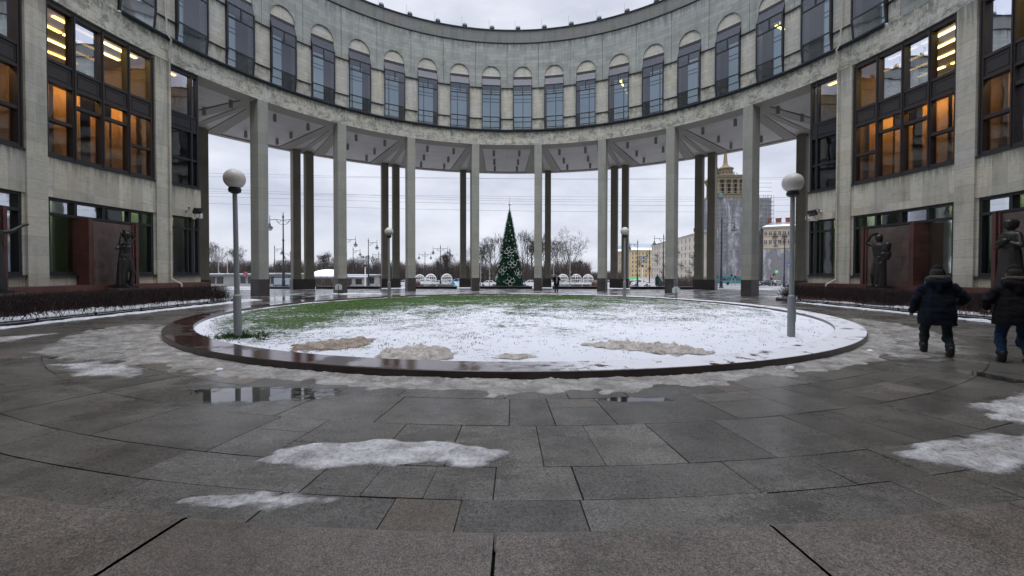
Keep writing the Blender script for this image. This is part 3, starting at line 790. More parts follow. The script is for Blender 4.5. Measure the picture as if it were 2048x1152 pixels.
# outer row: a pair on one dark plinth behind every inner column
pair = None
for i in (-7, -5, -3, -1, 1, 3, 5, 7):
    if pair is None:
        pair = MB(); pair.box((0, 29.45 + .55, .49), (2.02, 1.1, 1.02)); pair = pair.build('pair_plinth', 'granite_dark', LIB)
        for s in (-1, 1):
            b = MB(); b.box((s * .59, 29.5 + .45, 7.15), (.68, .9, 12.3)); b.build('outer_column', 'stone_outer', pair)
        pair.rotation_euler.z = -RAD(i * D)
    else:
        c = copy_tree(pair, LIB); c.rotation_euler.z = -RAD(i * D)
# lintel band, ledge, upper wall
b = MB(); strip(b, -112, 112, 19.70, 20.9, 13.3, 14.56); b.build('lintel_band', 'stone_band', LIB)
b = MB(); strip(b, -80.9, 80.9, 19.50, 19.9, 14.565, 14.63); strip(b, -80.9, 80.9, 19.56, 19.9, 14.50, 14.562); b.build('sill_ledge', 'flashing', LIB)
HW = .86; ha = math.degrees(HW / RW)
wins = [s * (k - .5) * D for k in range(1, 11) for s in (-1, 1)]
for a in sorted(wins):
    g = .055
    for s in (-1, 1):
        e0, e1 = sorted((a + s * (ha + .0), a + s * (D / 2)))
        if s > 0 or a < -78: e1 = a + D - ha if s > 0 and a < 78 else e1
        else: continue
        low, mid = MB(), MB()
        strip(low, e0, e1, RW + .02, RW + .6, 14.56, 15.66); low.build('apron_wall', 'stone_low', LIB)
        strip(mid, e0, e1, RW + .03, RW + .6, 15.72, 18.45); mid.build('window_wall', 'stone_pale', LIB)
        for zq in (15.662, 18.452): shade_strip = MB(); strip(shade_strip, e0, e1, RW - .05, RW + .5, zq, zq + .052); shade_strip.build('ledge_shadow_line', 'flashing', LIB)  # small ledges as dark strips, their shadow lines put into the colour
    # upper panel with a round-headed opening; one panel per window, open joint between panels
    up, tym = MB(), MB()
    zt = 22.50; zs = 19.56; n = 16; zb = 18.502
    for r, flip in ((RW, 0), (RW + .13, 1)):
        pass
    def pt(x, z, r=RW): return PT(a + math.degrees(x / RW), r, z)
    hwid = math.tan(RAD(D / 2)) * RW * .9975 - .018
    hwid = RAD(D / 2) * RW - .014
    for s in (-1, 1):
        up.quad(pt(s * HW, zb), pt(s * hwid, zb), pt(s * hwid, zs), pt(s * HW, zs))
        up.quad(pt(s * hwid, zb), pt(s * hwid, zb, RW + .3), pt(s * hwid, zt, RW + .3), pt(s * hwid, zt))
        up.quad(pt(s * HW, zb), pt(s * HW, zb, RW + .3), pt(s * HW, zs, RW + .3), pt(s * HW, zs))
        up.quad(pt(s * HW, zb), pt(s * hwid, zb), pt(s * hwid, zb, RW + .3), pt(s * HW, zb, RW + .3))
        xs = [HW * cos(pi / 2 * k / 8) for k in range(9)]
        for k in range(8):
            za, zc = zs + .90 * sin(pi / 2 * k / 8), zs + .90 * sin(pi / 2 * (k + 1) / 8)
            up.quad(pt(s * hwid, za), pt(s * hwid, zc), pt(s * xs[k + 1], zc), pt(s * xs[k], za))
            up.quad(pt(s * xs[k], za), pt(s * xs[k + 1], zc), pt(s * xs[k + 1], zc, RW + .3), pt(s * xs[k], za, RW + .3))
        up.quad(pt(s * hwid, zs + .9), pt(s * hwid, zt), pt(0, zt), pt(0, zs + .9))
    vs = [pt(HW * 1.02, zs, RW + .10), pt(-HW * 1.02, zs, RW + .10)] + [pt(-HW * 1.02 * cos(pi * k / 14), zs + .93 * sin(pi * k / 14), RW + .10) for k in range(1, 14)]
    tym.quad(*vs)
    tym.quad(pt(HW, zs, RW + .1), pt(-HW, zs, RW + .1), pt(-HW, zs, RW + .5), pt(HW, zs, RW + .5))
    up.build('upper_wall', 'stone_upper', LIB, fixn=False); tym.build('lunette', 'stone_pale', LIB, fixn=False)
b = MB(); strip(b, -87, 87, RW + .31, RW + .4, 20.5, 22.6); strip(b, -87, 87, RW + .16, RW + .4, 22.46, 22.62); b.build('backing', 'frame_dark', LIB)
b = MB()
for s in (-1, 1): b = MB(); strip(b, *sorted((s * 82.9, s * 112)), RW, RW + .6, 14.56, 22.5); b.build('upper_wall', 'stone_upper', LIB)
b = MB(); strip(b, -180, 180, RW - .02, RW + .8, 22.60, 23.66); b.build('parapet', 'stone_parapet', LIB)
b = MB(); strip(b, -180, 180, RW - .12, RW + .95, 23.662, 23.74); b.build('parapet_cap', 'flashing', LIB)
b = MB(); strip(b, -180, 180, RW - .06, RW + .3, 22.53, 22.597); b.build('cornice_drip', 'frame_dark', LIB)
# the gallery behind the arched windows is a slender screen with windows in both faces
b = MB()
for a in sorted(wins):
    for s in (-1, 1):
        e0, e1 = sorted((a + s * 2.42, a + s * (D / 2)))
        strip(b, e0, e1, 21.6, 21.9, 14.56, 19.65)
strip(b, -82.9, 82.9, 21.6, 21.9, 19.65, 23.6)
strip(b, -82.9, 82.9, RW + .3, 21.6, 19.66, 19.8); strip(b, -82.9, 82.9, RW + .2, 21.6, 14.3, 14.55)
for s in (-1, 1): strip(b, *sorted((s * 82.9, s * 83.4)), RW, 21.9, 14.56, 22.5)
b.build('gallery', 'gallery_wall', LIB)
b = MB(); strip(b, -82.9, 82.9, RW + .41, RW + .6, 18.5, 22.6); b.build('wall_core', 'gallery_wall', LIB)
b = MB()
for a in wins:
    R = 21.65
    def q(x, z): return PT(a + math.degrees(x / R), R, z)
    for z in (15.0, 15.55, 16.1, 17.95, 18.25, 18.9, 19.2): b.bar(q(-.95, z), q(.95, z), .06, .05)
    b.bar(q(0, 14.6), q(0, 19.6), .07, .06)
    for s in (-1, 1): b.bar(q(s * .9, 14.6), q(s * .9, 19.6), .08, .06)
b.build('rear_window_bars', 'frame_brown', LIB)
b = MB()
for a in wins: b.quad(PT(a - 2.5, 21.75, 14.6), PT(a + 2.5, 21.75, 14.6), PT(a + 2.5, 21.75, 19.65), PT(a - 2.5, 21.75, 19.65))
b.build('rear_pane', 'glass_rear', LIB)
tb = MB()
for a, x, l in ((3.5 * D, -.2, 1.1), (7.5 * D, .2, 1.0), (9.5 * D, -.1, .8), (9.5 * D + 1.3, 0, .8)):
    c = PT(a, 20.85, 18.35); tb.box((0, 0, .62), (.02, .02, 1.2), Matrix.Translation(c)); tb.box((0, 0, 0), (.14, l, .07), Matrix.Translation(c) @ Matrix.Rotation(-RAD(a), 4, 'Z'))
tb.build('ceiling_tube', 'tube_pale', LIB)
# the arched-window unit: dark oriel frame, sloping glass hood, panes, lower pane tapering back to the wall
def oriel():
    f = MB(); yo, yi = RW - .24, RW + .05; y2 = RW - .10
    z0, z1, z2, z3, z4 = 14.68, 15.76, 17.78, 18.60, 19.29
    for s in (-1, 1):
        x = s * (HW - .03)
        f.bar((x, yo, z1), (x, yo, z3 + .03), .07, .07); f.bar((x, y2, z0), (x, yo, z1), .07, .07)
        f.bar((x, yo, z3), (x, yi - .04, z4), .035, .035)
        f.add([(x, yo, z1), (x, yo, z3), (x, yi, z3), (x, yi, z1)], [(0, 1, 2, 3)])
        f.add([(x, y2, z0), (x, yo, z1), (x, yi, z1), (x, yi, z0)], [(0, 1, 2, 3)])
        f.add([(x, yo, z3), (x, yi, z4), (x, yi, z3)], [(0, 1, 2)])
    for z in (z1, z2, z3): f.bar((-HW, yo, z), (HW, yo, z), .075, .07)
    f.bar((-HW, y2, z0 + .03), (HW, y2, z0 + .03), .07, .07)
    f.bar((0, yo, z2), (0, yo, z3), .07, .07)
    f.box((0, RW + .12, 19.425), (2 * HW - .01, .1, .265))
    o = f.build('arched_window', 'frame_dark', LIB)
    g = MB(); g.quad((-HW, yo + .01, z1), (HW, yo + .01, z1), (HW, yo + .01, z3), (-HW, yo + .01, z3)); g.build('pane', 'glass_arcade', o)
    g = MB(); g.quad((-HW, y2 + .01, z0), (HW, y2 + .01, z0), (HW, yo + .01, z1), (-HW, yo + .01, z1)); g.build('lower_pane', 'glass_low', o)
    g = MB(); g.quad((-HW + .02, yo, z3 + .03), (HW - .02, yo, z3 + .03), (HW - .02, yi - .04, z4), (-HW + .02, yi - .04, z4)); g.build('glass_hood', 'glass_awning', o)
    return o
W0 = oriel(); tabl = {}
for c in bpy.data.objects:
    if c.parent: tabl.setdefault(c.parent.name, []).append(c)
for k, a in enumerate(wins):
    o = W0 if k == 0 else copy_tree(W0, LIB, tabl)
    o.rotation_euler.z = -RAD(a)
for s in (-1, 1):
    b = MB(); a = s * 86.4
    b.box((0, RW - .1, 17.0), (1.5, .3, 3.4)); o = b.build('oriel_window', 'frame_dark', LIB); o.rotation_euler.z = -RAD(a)
    g = MB(); g.quad((-.68, RW - .256, 15.4), (.68, RW - .256, 15.4), (.68, RW - .256, 18.6), (-.68, RW - .256, 18.6)); g.build('pane', 'glass_low', o)
# soffit with fan beams and roof over the colonnade
b = MB(); strip(b, -70, 70, 20.9, 30.45, 13.37, 14.2)
b.build('soffit', 'soffit_panel', LIB)
b = MB(); strip(b, -69.2, 69.2, 19.75, 21.05, 13.296, 13.4); strip(b, -69.2, 69.2, 29.95, 30.5, 13.26, 14.3)
for i in (-7, -5, -3, -1, 1, 3, 5, 7):
    A = -RAD(i * D); R4 = Matrix.Rotation(A, 4, 'Z')
    for x0, x1, w0, w1 in ((-.38, -1.55, .62, .95), (0, 0, .40, .42), (.38, 1.55, .62, .95)):
        vs = []
        for z in (13.30, 13.39):
            vs += [(x0 - w0 / 2, 20.8, z + abs(x1) * .001), (x0 + w0 / 2, 20.8, z + abs(x1) * .001), (x1 + w1 / 2, 30.0, z + abs(x1) * .001), (x1 - w1 / 2, 30.0, z + abs(x1) * .001)]
        b.add([tuple(R4 @ Vector(p)) for p in vs], [(0, 1, 2, 3), (7, 6, 5, 4), (0, 4, 5, 1), (1, 5, 6, 2), (2, 6, 7, 3), (3, 7, 4, 0)])
b.build('soffit_beam', 'soffit_beam', LIB)
b = MB()
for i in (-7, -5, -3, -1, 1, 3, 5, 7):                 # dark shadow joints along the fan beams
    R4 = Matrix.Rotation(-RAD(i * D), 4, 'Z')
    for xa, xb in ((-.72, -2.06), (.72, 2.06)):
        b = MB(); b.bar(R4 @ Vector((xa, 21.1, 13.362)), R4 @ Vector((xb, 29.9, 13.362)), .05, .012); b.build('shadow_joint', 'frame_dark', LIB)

# ---- wings
GF0, GF1, UW0, UW1, SP0, SP1 = 1.52, 4.86, 6.56, 13.16, 9.86, 10.74
for s in (-1, 1):
    S = lambda a0, a1: sorted((s * a0, s * a1))
    # piers
    for c in (P1, P2, P3):
        b = MB(); e = S(c - 1.16, c + 1.16); b.arcbox(*e, 19.68, 20.2, 1.06, 13.32, 2)
        for q in (-1, 1):
            e = S(c + q * 1.16, c + q * 1.42); b.arcbox(*e, 19.80, 20.2, 1.06, 13.30, 1)
        b.build('pier', 'stone_pier', LIB)
    # wall panels between the storeys, sills
    for c0, c1 in ((69.15, P1), (P1, P2), (P2, P3)):
        b = MB(); sl = MB()
        e = S(c0 + (1.16 if c0 > 70 else 0), c1 - 1.16)
        b.arcbox(*e, 19.74, 20.15, GF1, UW0); q = MB(); q.arcbox(*e, 19.82, 20.15, 1.06, GF0 - .06); q.build('sill_wall', 'stone_wing', LIB)
        sl.arcbox(*e, 19.70, 20.1, GF0 - .058, GF0); sl2 = MB(); sl2.arcbox(*e, 19.70, 20.0, UW0 + .002, UW0 + .07); sl2.build('window_sill', 'flashing', LIB)
        b.build('wing_wall', 'stone_wing', LIB); sl.build('window_sill', 'flashing', LIB)
    b = MB(); e = S(68.9, 125); b.arcbox(*e, 19.05, 20.3, -.05, 1.055); b.build('base_course', 'granite_red', LIB)
    # return wall towards the street and roof slab of the wing
    b = MB(); a = s * 69.1
    b.arcbox(*S(69.1, 69.6), 20.05, 30.3, 1.06, 14.4, 1); b.build('return_wall', 'stone_outer', LIB)
    b = MB(); b.arcbox(*S(68.85, 69.6), 19.9, 30.5, -.02, 1.05, 1); b.build('return_base', 'granite_dark', LIB)
    # rooms behind the glass
    rm = MB()
    rm.arcbox(*S(69.6, 125), 27, 27.2, 6.2, 13.4); rm.arcbox(*S(69.6, 125), 20.4, 27, 10.32, 10.42)
    rm.arcbox(*S(69.6, 125), 20.4, 27, 6.3, 6.45)
    for c in (P1, P2, P3): rm.arcbox(*S(c - .25, c + .25), 20.3, 27, 6.45, 13.2, 1)
    rm.build('room_wall', 'room_wall', LIB)
    rc = MB(); rc.arcbox(*S(69.6, 125), 20.2, 27.2, 13.22, 13.28); rc.arcbox(*S(69.6, 125), 20.2, 27, 10.2, 10.315); rc.build('room_ceiling', 'room_ceiling', LIB)
    rl_ = MB(); rl_.arcbox(*S(69.6, 125), 24, 24.2, .2, 6.2); rl_.arcbox(*S(69.6, 125), 20.3, 24, 5.3, 5.4); rl_.arcbox(*S(69.6, 125), 20.3, 24, .9, 1.0)
    for c in (P1, P2, P3): rl_.arcbox(*S(c - .25, c + .25), 20.3, 24, 1, 5.3, 1)
    rl_.build('hall_wall', 'room_low', LIB)
    # ceiling tubes of the upper rooms, added hidden strips that light the curtains below
    rd = random.Random(40 + s); t1, t2, t3, t4 = MB(), MB(), MB(), MB()
    t4.box((0, 0, 0), (1.0, .10, .06), Matrix.Translation(PT(s * 71.8, 20.36, 5.12)) @ Matrix.Rotation(-RAD(s * 71.8), 4, 'Z'))
    for c0, c1 in ((70.3, 73.5), (P1 + 1.8, P2 - 1.8), (P2 + 1.8, P3 - 1.8)):
        for r in (20.75, 21.9, 23.2, 24.6, 26.0):
            m = max(1, int((c1 - c0) / 2.7))
            for k in range(m):
                a = s * (c0 + (c1 - c0) * (k + .5) / m); L_ = 1.25
                if c0 < 72: L_ = .7
                if rd.random() < .12: continue
                R4 = Matrix.Translation(PT(a + rd.uniform(-.5, .5), r, 13.17)) @ Matrix.Rotation(-RAD(a), 4, 'Z')
                (t1 if rd.random() < .5 else t2).box((0, 0, 0), (L_ * rd.uniform(.8, 1.1), .16, .05), R4)
        if c0 > 74:
            for k in range(4):
                a = s * (c0 + (c1 - c0) * (k + .5) / 4)
                t3.box((0, 0, 0), (1.0, .10, .06), Matrix.Translation(PT(a, 20.36, 10.12)) @ Matrix.Rotation(-RAD(a), 4, 'Z')); t4.box((0, 0, 0), (1.0, .10, .06), Matrix.Translation(PT(a, 20.36, 5.12)) @ Matrix.Rotation(-RAD(a), 4, 'Z'))
    t1.build('ceiling_tube', 'tube_warm', LIB); t2.build('ceiling_tube', 'tube_pale', LIB); t3.build('curtain_fill_lamp', 'curtain_fill_lamp', LIB); t4.build('curtain_fill_lamp', 'hall_fill_lamp', LIB)
    co = MB(); cg = MB()
    for c0, c1 in ((P1, P2), (P2, P3)):
        w = (c1 - c0 - 2.4) / 4
        for k, amt in ((0, .96), (1, .7), (2, .9), (3, .97)):
            q0 = c0 + 1.2 + k * w
            co.arcbox(*S(q0 + .15, q0 + w * amt), 20.95, 20.98, 6.45, 10.1 if k != 1 else 9.3, 6)
        for k in (0, 3):
            q0 = c0 + 1.2 + k * w
            cg.arcbox(*S(q0 + .1, q0 + w * .62), 20.9, 20.93, 1.2, 5.1, 6)
    cg.arcbox(*S(71.4, 73.7), 20.9, 20.93, 1.2, 5.1, 6)
    co.build('curtain', 'curtain_orange', LIB); cg.build('curtain', 'curtain_green', LIB)
    # windows
    def arcq(b, a0, a1, r, z0, z1): b.quad(PT(a0, r, z0), PT(a1, r, z0), PT(a1, r, z1), PT(a0, r, z1))
    for bi, (c0, c1) in enumerate(((P1, P2), (P2, P3))):
        a0, a1 = c0 + 1.2, c1 - 1.2; w = (a1 - a0) / 4
        f = MB()
        f.arcbox(*S(a0, a1), 19.82, 20.1, UW1 - .10, UW1 + .14, 4); f.arcbox(*S(a0, a1), 19.80, 20.1, UW0 + .075, UW0 + .22, 4)
        f.arcbox(*S(a0, a1), 19.86, 20.1, SP0, SP1, 4)
        for k in range(5):
            c = a0 + k * w; hw = .22 if 0 < k < 4 else .30; c += .15 if k == 0 else (-.15 if k == 4 else 0)
            f.arcbox(*S(c - hw, c + hw), 19.80, 20.12, UW0 + .08, UW1, 1); f.arcbox(*S(c - .07, c + .07), 19.75, 19.80, UW0 + .08, UW1, 1)
        for z in (SP0, SP1): f.arcbox(*S(a0, a1), 19.81, 20.1, z - .06, z + .06, 4)
        for k in range(4):
            q0, q1 = a0 + k * w + .55, a0 + (k + 1) * w - .55
            for za, zb in ((SP0 + .16, SP0 + .20), (SP1 - .2, SP1 - .16)): f.arcbox(*S(q0, q1), 19.835, 19.87, za, zb, 1)
            for q in (q0, q1): f.arcbox(*S(q - .05, q + .05), 19.835, 19.87, SP0 + .16, SP1 - .16, 1)
            zt = 8.2 if k in (0, 3) else 9.12
            f.arcbox(*S(a0 + k * w, a0 + (k + 1) * w), 19.83, 20.08, zt - .07, zt + .07, 1)
        o = f.build('bay_window', 'frame_brown', LIB)
        g = MB()
        for k in range(4):
            e = S(a0 + k * w + .1, a0 + (k + 1) * w - .1)
            arcq(g, *e, 19.98, UW0 + .1, SP0); arcq(g, *e, 19.98, SP1, UW1)
        g.build('pane', 'glass_wing', o)
        # ground floor: glazing left and right of a red granite screen, transom lights over it
        f = MB(); zt = 4.16; n0, n1 = ((80.0, 86.8) if bi == 0 else (96.2, 103.2)) if s < 0 else ((78.9, 86.5) if bi == 0 else (96.05, 103.0))
        f.arcbox(*S(a0, a1), 19.84, 20.1, GF1 - .12, GF1 - .002, 4); f.arcbox(*S(a0, a1), 19.82, 20.08, zt - .07, zt + .05, 4)
        f.arcbox(*S(a0, a1), 19.82, 20.1, GF0 + .003, GF0 + .14, 4)
        for k in range(5):
            c = a0 + k * w; hw = .18 if 0 < k < 4 else .35; c += .18 if k == 0 else (-.18 if k == 4 else 0)
            f.arcbox(*S(c - hw, c + hw), 19.83, 20.1, zt if 0 < k < 4 else GF0, GF1, 1)
        o = f.build('ground_window', 'frame_dark', LIB)
        g = MB()
        for k in range(4): arcq(g, *S(a0 + k * w + .1, a0 + (k + 1) * w - .1), 19.99, zt, GF1)
        arcq(g, *S(a0, n0 + .3), 19.99, GF0, zt); arcq(g, *S(n1 - .3, a1), 19.99, GF0, zt)
        g.build('pane', 'glass_hall', o)
        b = MB(); b.arcbox(*S(n0 + .42, n1 - .42), 19.34, 20.2, 1.057, 4.0, 5); o = b.build('granite_screen', 'granite_panel', LIB)
        for q0, q1, ra, rb, za in ((n0, n0 + .42, 19.22, 20.2, 4.09), (n1 - .42, n1, 19.22, 20.2, 4.09), (n0 + .55, n0 + .75, 19.27, 19.33, 4.05), (n1 - .75, n1 - .55, 19.27, 19.33, 4.05)):
            b = MB(); b.arcbox(*S(q0, q1), ra, rb, 1.056, za, 1); b.build('pilaster', 'granite_red', o)
    # narrow corner windows
    a0, a1, am = 69.25, P1 - 1.16, 70.35
    f = MB()
    for z0, z1 in ((UW0 + .075, UW0 + .2), (SP0, SP1), (UW1 - .1, UW1 + .13), (8.15, 8.28)): f.arcbox(*S(a0, a1), 19.86, 20.1, z0, z1, 2)
    for c, hw in ((a0 + .14, .14), (am, .13), (a1 - .16, .16)): f.arcbox(*S(c - hw, c + hw), 19.82, 20.12, UW0 + .08, UW1 + .1, 1)
    for za, zb in ((SP0 + .16, SP0 + .2), (SP1 - .2, SP1 - .16)): f.arcbox(*S(am + .4, a1 - .5), 19.835, 19.87, za, zb, 1)
    for z in (SP0, SP1): f.arcbox(*S(a0, a1), 19.83, 20.1, z - .05, z + .05, 2)
    o = f.build('corner_window', 'frame_dark', LIB)
    g = MB(); arcq(g, *S(a0, a1), 19.98, UW0 + .1, SP0); arcq(g, *S(a0, a1), 19.98, SP1, UW1); g.build('pane', 'glass_wing', o)
    f = MB()
    for z0, z1 in ((GF0 + .003, GF0 + .12), (4.12, 4.24), (GF1 - .1, GF1 - .002)): f.arcbox(*S(a0, a1), 19.86, 20.1, z0, z1, 2)
    for c, hw in ((a0 + .14, .14), (am, .22), (am + .75, .1), (a1 - .12, .12)): f.arcbox(*S(c - hw, c + hw), 19.84, 20.1, GF0, GF1, 1)
    o = f.build('ground_window', 'frame_dark', LIB)
    g = MB(); arcq(g, *S(a0, a1), 19.98, GF0, GF1); g.build('pane', 'glass_hall', o)
    # downpipe over the pier
    b = MB(); aa = s * (P1 - .45 if s < 0 else P1 - .55)
    pp = [PT(aa, 19.70, 23.0), PT(aa, 19.70, 15.8), PT(aa, 19.62, 15.6), PT(aa, 19.62, 14.75), PT(aa - s * .3, 19.42, 14.45), PT(aa - s * .3, 19.58, 13.9), PT(aa - s * .3, 19.60, 4.2), PT(aa - s * .3, 19.60, 1.3), PT(aa - s * .55, 18.98, 1.0), PT(aa - s * .8, 18.90, .12)]
    b.tube(pp, .045, 8); b.build('downpipe', 'stone_pier', LIB)
# rest of the ring behind the viewer, plain
b = MB()
b.arcbox(112, 248, 19.8, 20.6, 0, 22.5, 40); b.arcbox(125, 235, 19.4, 19.81, 13.3, 14.5, 40)
b.build('rear_wall', 'stone_wing', LIB)
b = MB()
for a in range(116, 248, 8):
    if 122 < a < 240: b.arcbox(a - 2.7, a + 2.7, 19.77, 19.85, 1.5, 12.8, 3)
b.build('rear_glazing', 'glass_car', LIB)

# ---- things fixed to the building
g_ = 'cylinder lamps under the soffit'
l0 = None
BAYS = ['between the wing on the left and the first column', 'between the first and second columns from the left', 'between the second and third columns from the left',
        'between the third and fourth columns from the left', 'in the middle bay above the fir tree', 'between the fourth and third columns from the right',
        'between the third and second columns from the right', 'between the second and first columns from the right', 'between the first column and the wing on the right']
for bi, k in enumerate(range(-4, 5)):
    for ri, r in enumerate((21.7, 24.75, 27.5)):
        for si, x in enumerate((-1.22, 1.22)):
            a = k * 2 * D
            if bi in (0, 8): a = (-1 if bi == 0 else 1) * (63.9)
            if abs(a + math.degrees(x / r)) > 67.2: continue
            lab = 'small cylinder lamp under the soffit ' + BAYS[bi] + ', ' + ['front', 'middle', 'rear'][ri] + (' left one' if si == 0 else ' right one')
            if l0 is None:
                b = MB(); b.lathe([(.125, -.52), (.125, -.08), (.11, -.05), (.11, 0)], seg=14); b.lathe([(.105, -.535), (.105, -.515)], seg=14)
                l0 = b.build('soffit_lamp', 'lamp_can'); o = l0
            else:
                o = l0.copy(); COL.objects.link(o)
            R4 = Matrix.Rotation(-RAD(a), 4, 'Z') @ Vector((x, r, 13.366)); o.location = R4
            tag(o, ' '.join(lab.split()[:16]), 'lamp', g_)
FL = [-38.6, -31.8, -24.9, -17.9, -11, -3.9, 2.9, 9.8, 16.75, 23.8, 30.7, 37.7]
f0 = r0 = None
for k, a in enumerate(FL):
    if f0 is None:
        f0 = empty('parapet_floodlight')
        b = MB(); b.box((0, 0, .03), (.42, .34, .06)); b.box((-.2, 0, .18), (.03, .06, .28)); b.box((.2, 0, .18), (.03, .06, .28)); b.build('bracket', 'iron_black', f0)
        b = MB(); b.smooth = True; b.sphere((0, .03, .36), .21, 14, 8, (1, .75, 1)); b.build('housing', 'bronze', f0)
        b = MB(); b.smooth = True; b.sphere((0, -.05, .36), .165, 14, 8, (1, .7, 1)); b.build('lens', 'pole_grey', f0)
        o = f0
        tb_ = {}
        for c in bpy.data.objects:
            if c.parent: tb_.setdefault(c.parent.name, []).append(c)
    else: o = copy_tree(f0, None, tb_)
    o.location = PT(a, 20.05, 23.742); o.rotation_euler.z = -RAD(a)
    side = '%s round floodlight from the left along the parapet top' % ORD[k]
    tag(o, side, 'floodlight', 'floodlights on the parapet')
    if r0 is None:
        b = MB(); b.tube([(0, 0, 0), (0, 0, 1.15)], [.016, .010], 5); b.lathe([(.05, 0), (.05, .05)], seg=8)
        r0 = b.build('lightning_rod', 'pole_grey'); q = r0
    else:
        q = r0.copy(); COL.objects.link(q)
    q.location = PT(a - .75, 20.15, 23.74)
    tag(q, 'thin lightning rod on the parapet beside the %s floodlight from the left' % ORD[k], 'lightning rod', 'lightning rods on the parapet')
def wall_device(kind, a, z, s, label):
    r = 19.735
    o = empty(kind, PT(a, r, z), -RAD(a))
    if kind == 'wall_floodlight':
        b = MB(); b.box((0, -.05, -.32), (.16, .1, .14)); b.bar((0, -.05, -.26), (0, -.28, -.04), .04); b.build('bracket', 'white_plastic', o)
        b = MB(); R4 = Matrix.Translation((0, -.36, .08)) @ Matrix.Rotation(RAD(35), 4, 'X') @ Matrix.Rotation(RAD(10), 4, 'Z'); b.box((0, 0, 0), (.44, .12, .34), R4); b.box((0, .09, 0), (.34, .08, .24), R4); b.build('housing', 'iron_black', o)
        b = MB(); b.box((0, -.066, 0), (.37, .012, .27), R4); b.build('lens', 'glass_car', o); tag(o, label, 'floodlight')
    else:
        b = MB(); b.lathe([(.07, 0), (.07, .05)], (0, 0, 0), 10); b.bar((0, 0, .02), (0, -.18, .02), .05); b.build('bracket', 'white_plastic', o)
        b = MB(); R4 = Matrix.Translation((0, -.24, .05)) @ Matrix.Rotation(s * RAD(35), 4, 'Z') @ Matrix.Rotation(RAD(-12), 4, 'X'); b.box((0, -.06, 0), (.11, .32, .11), R4); b.box((0, -.08, .065), (.13, .36, .015), R4); b.build('housing', 'white_plastic', o)
        b = MB(); b.box((0, -.226, 0), (.08, .015, .08), R4); b.build('lens', 'iron_black', o); tag(o, label, 'camera')
wall_device('security_camera', -71.6, 5.22, -1, 'white security camera on the corner wall of the left wing')
wall_device('wall_floodlight', -70.45, 5.15, -1, 'black floodlight on the corner wall of the left wing')
wall_device('wall_floodlight', 70.65, 5.2, 1, 'black floodlight on the corner wall of the right wing')
wall_device('security_camera', 71.5, 5.3, 1, 'white security camera right of the floodlight on the right wing')
wall_device('security_camera', 69.4, 4.95, 1, 'white security camera at the outer edge of the right wing corner')
b = MB(); b.box((0, -.06, 0), (.16, .12, .3)); b.box((0, -.125, .02), (.1, .015, .16))
tag(b.build('junction_box', 'white_plastic', None, PT(-69.3, 19.74, 5.0), RAD(69.3)), 'small white box at the edge of the left wing corner', 'box')

# ---- statues on the granite base
def statue(name, a, caps, label, r=18.72, extra=None, z=.885, sc=1.06):
    o = empty('statue', PT(a, r, 0), -RAD(a), label, 'statue', 'bronze statues before the granite screens')
    b = MB(); b.box((0, .05, z / 2 - .0), (1.3, .95, z)); b.build('pedestal', 'granite_dark', o)
    b = MB(); b.prism([(.52 * cos(t * pi / 8), .42 * sin(t * pi / 8)) for t in range(16)], z, z + .1); b.build('footing', 'bronze', o)
    zz = z + .08
    blob('figure', [((p[0] * sc, p[1] * sc, zz + p[2] * sc), (q[0] * sc, q[1] * sc, zz + q[2] * sc), r0 * sc * 1.1, r1 * sc * 1.1) + tuple(k) for p, q, r0, r1, *k in caps], 'bronze', o, .019, 2)
    if extra: extra(o, zz)
    return o
# local axes: -Y faces the courtyard
lyre = [((.05, -.02, 2.24), (.06, -.05, 2.36), .12, .125), ((.05, .04, 2.36), (.08, .05, 2.30), .13, .13), ((.03, 0, 2.02), (.05, -.01, 2.2), .062, .062), ((-.15, 0, 1.93), (.2, 0, 1.95), .085, .085),
        ((.02, 0, 1.9), (.02, 0, 1.62), .165, .15, (1.15, .78)), ((.02, 0, 1.62), (.03, 0, 1.42), .135, .15, (1.15, .8)), ((-.05, -.11, 1.76), (-.05, -.12, 1.75), .075, .07), ((.10, -.11, 1.78), (.10, -.12, 1.77), .075, .07), ((.03, 0, 1.38), (.05, .0, 1.18), .175, .195, (1.12, .8)),
        ((.13, -.02, 1.12), (.20, -.14, .62), .13, .095), ((.20, -.14, .62), (.19, .0, .10), .09, .055), ((.19, .0, .06), (.2, -.17, .03), .055, .045), ((-.04, -.01, 1.12), (-.04, -.02, .58), .135, .10), ((-.04, -.02, .58), (-.05, .02, .08), .09, .06), ((-.05, .0, .05), (-.07, -.17, .03), .055, .045),
        ((-.22, -.06, 1.62), (-.30, -.06, .9), .07, .09), ((-.30, -.06, .9), (-.33, -.05, .03), .085, .115), ((-.20, .02, 1.15), (-.22, .03, .03), .08, .11), ((-.12, -.10, 1.2), (-.20, -.13, .25), .035, .05), ((-.26, -.16, 1.4), (-.28, -.17, .1), .03, .04), ((-.36, -.12, 1.2), (-.39, -.12, .05), .03, .045), ((.12, .09, 1.1), (.0, .1, .04), .07, .12),
        ((-.19, 0, 1.93), (-.40, -.04, 1.68), .068, .058), ((-.40, -.04, 1.68), (-.22, -.2, 1.80), .055, .042), ((.24, 0, 1.95), (.38, -.04, 2.2), .07, .056), ((.38, -.04, 2.2), (.22, .0, 2.46), .055, .045), ((.30, -.02, 2.46), (-.02, .0, 2.52), .062, .06), ((.30, .02, 2.42), (.34, .04, 2.3), .06, .05)]
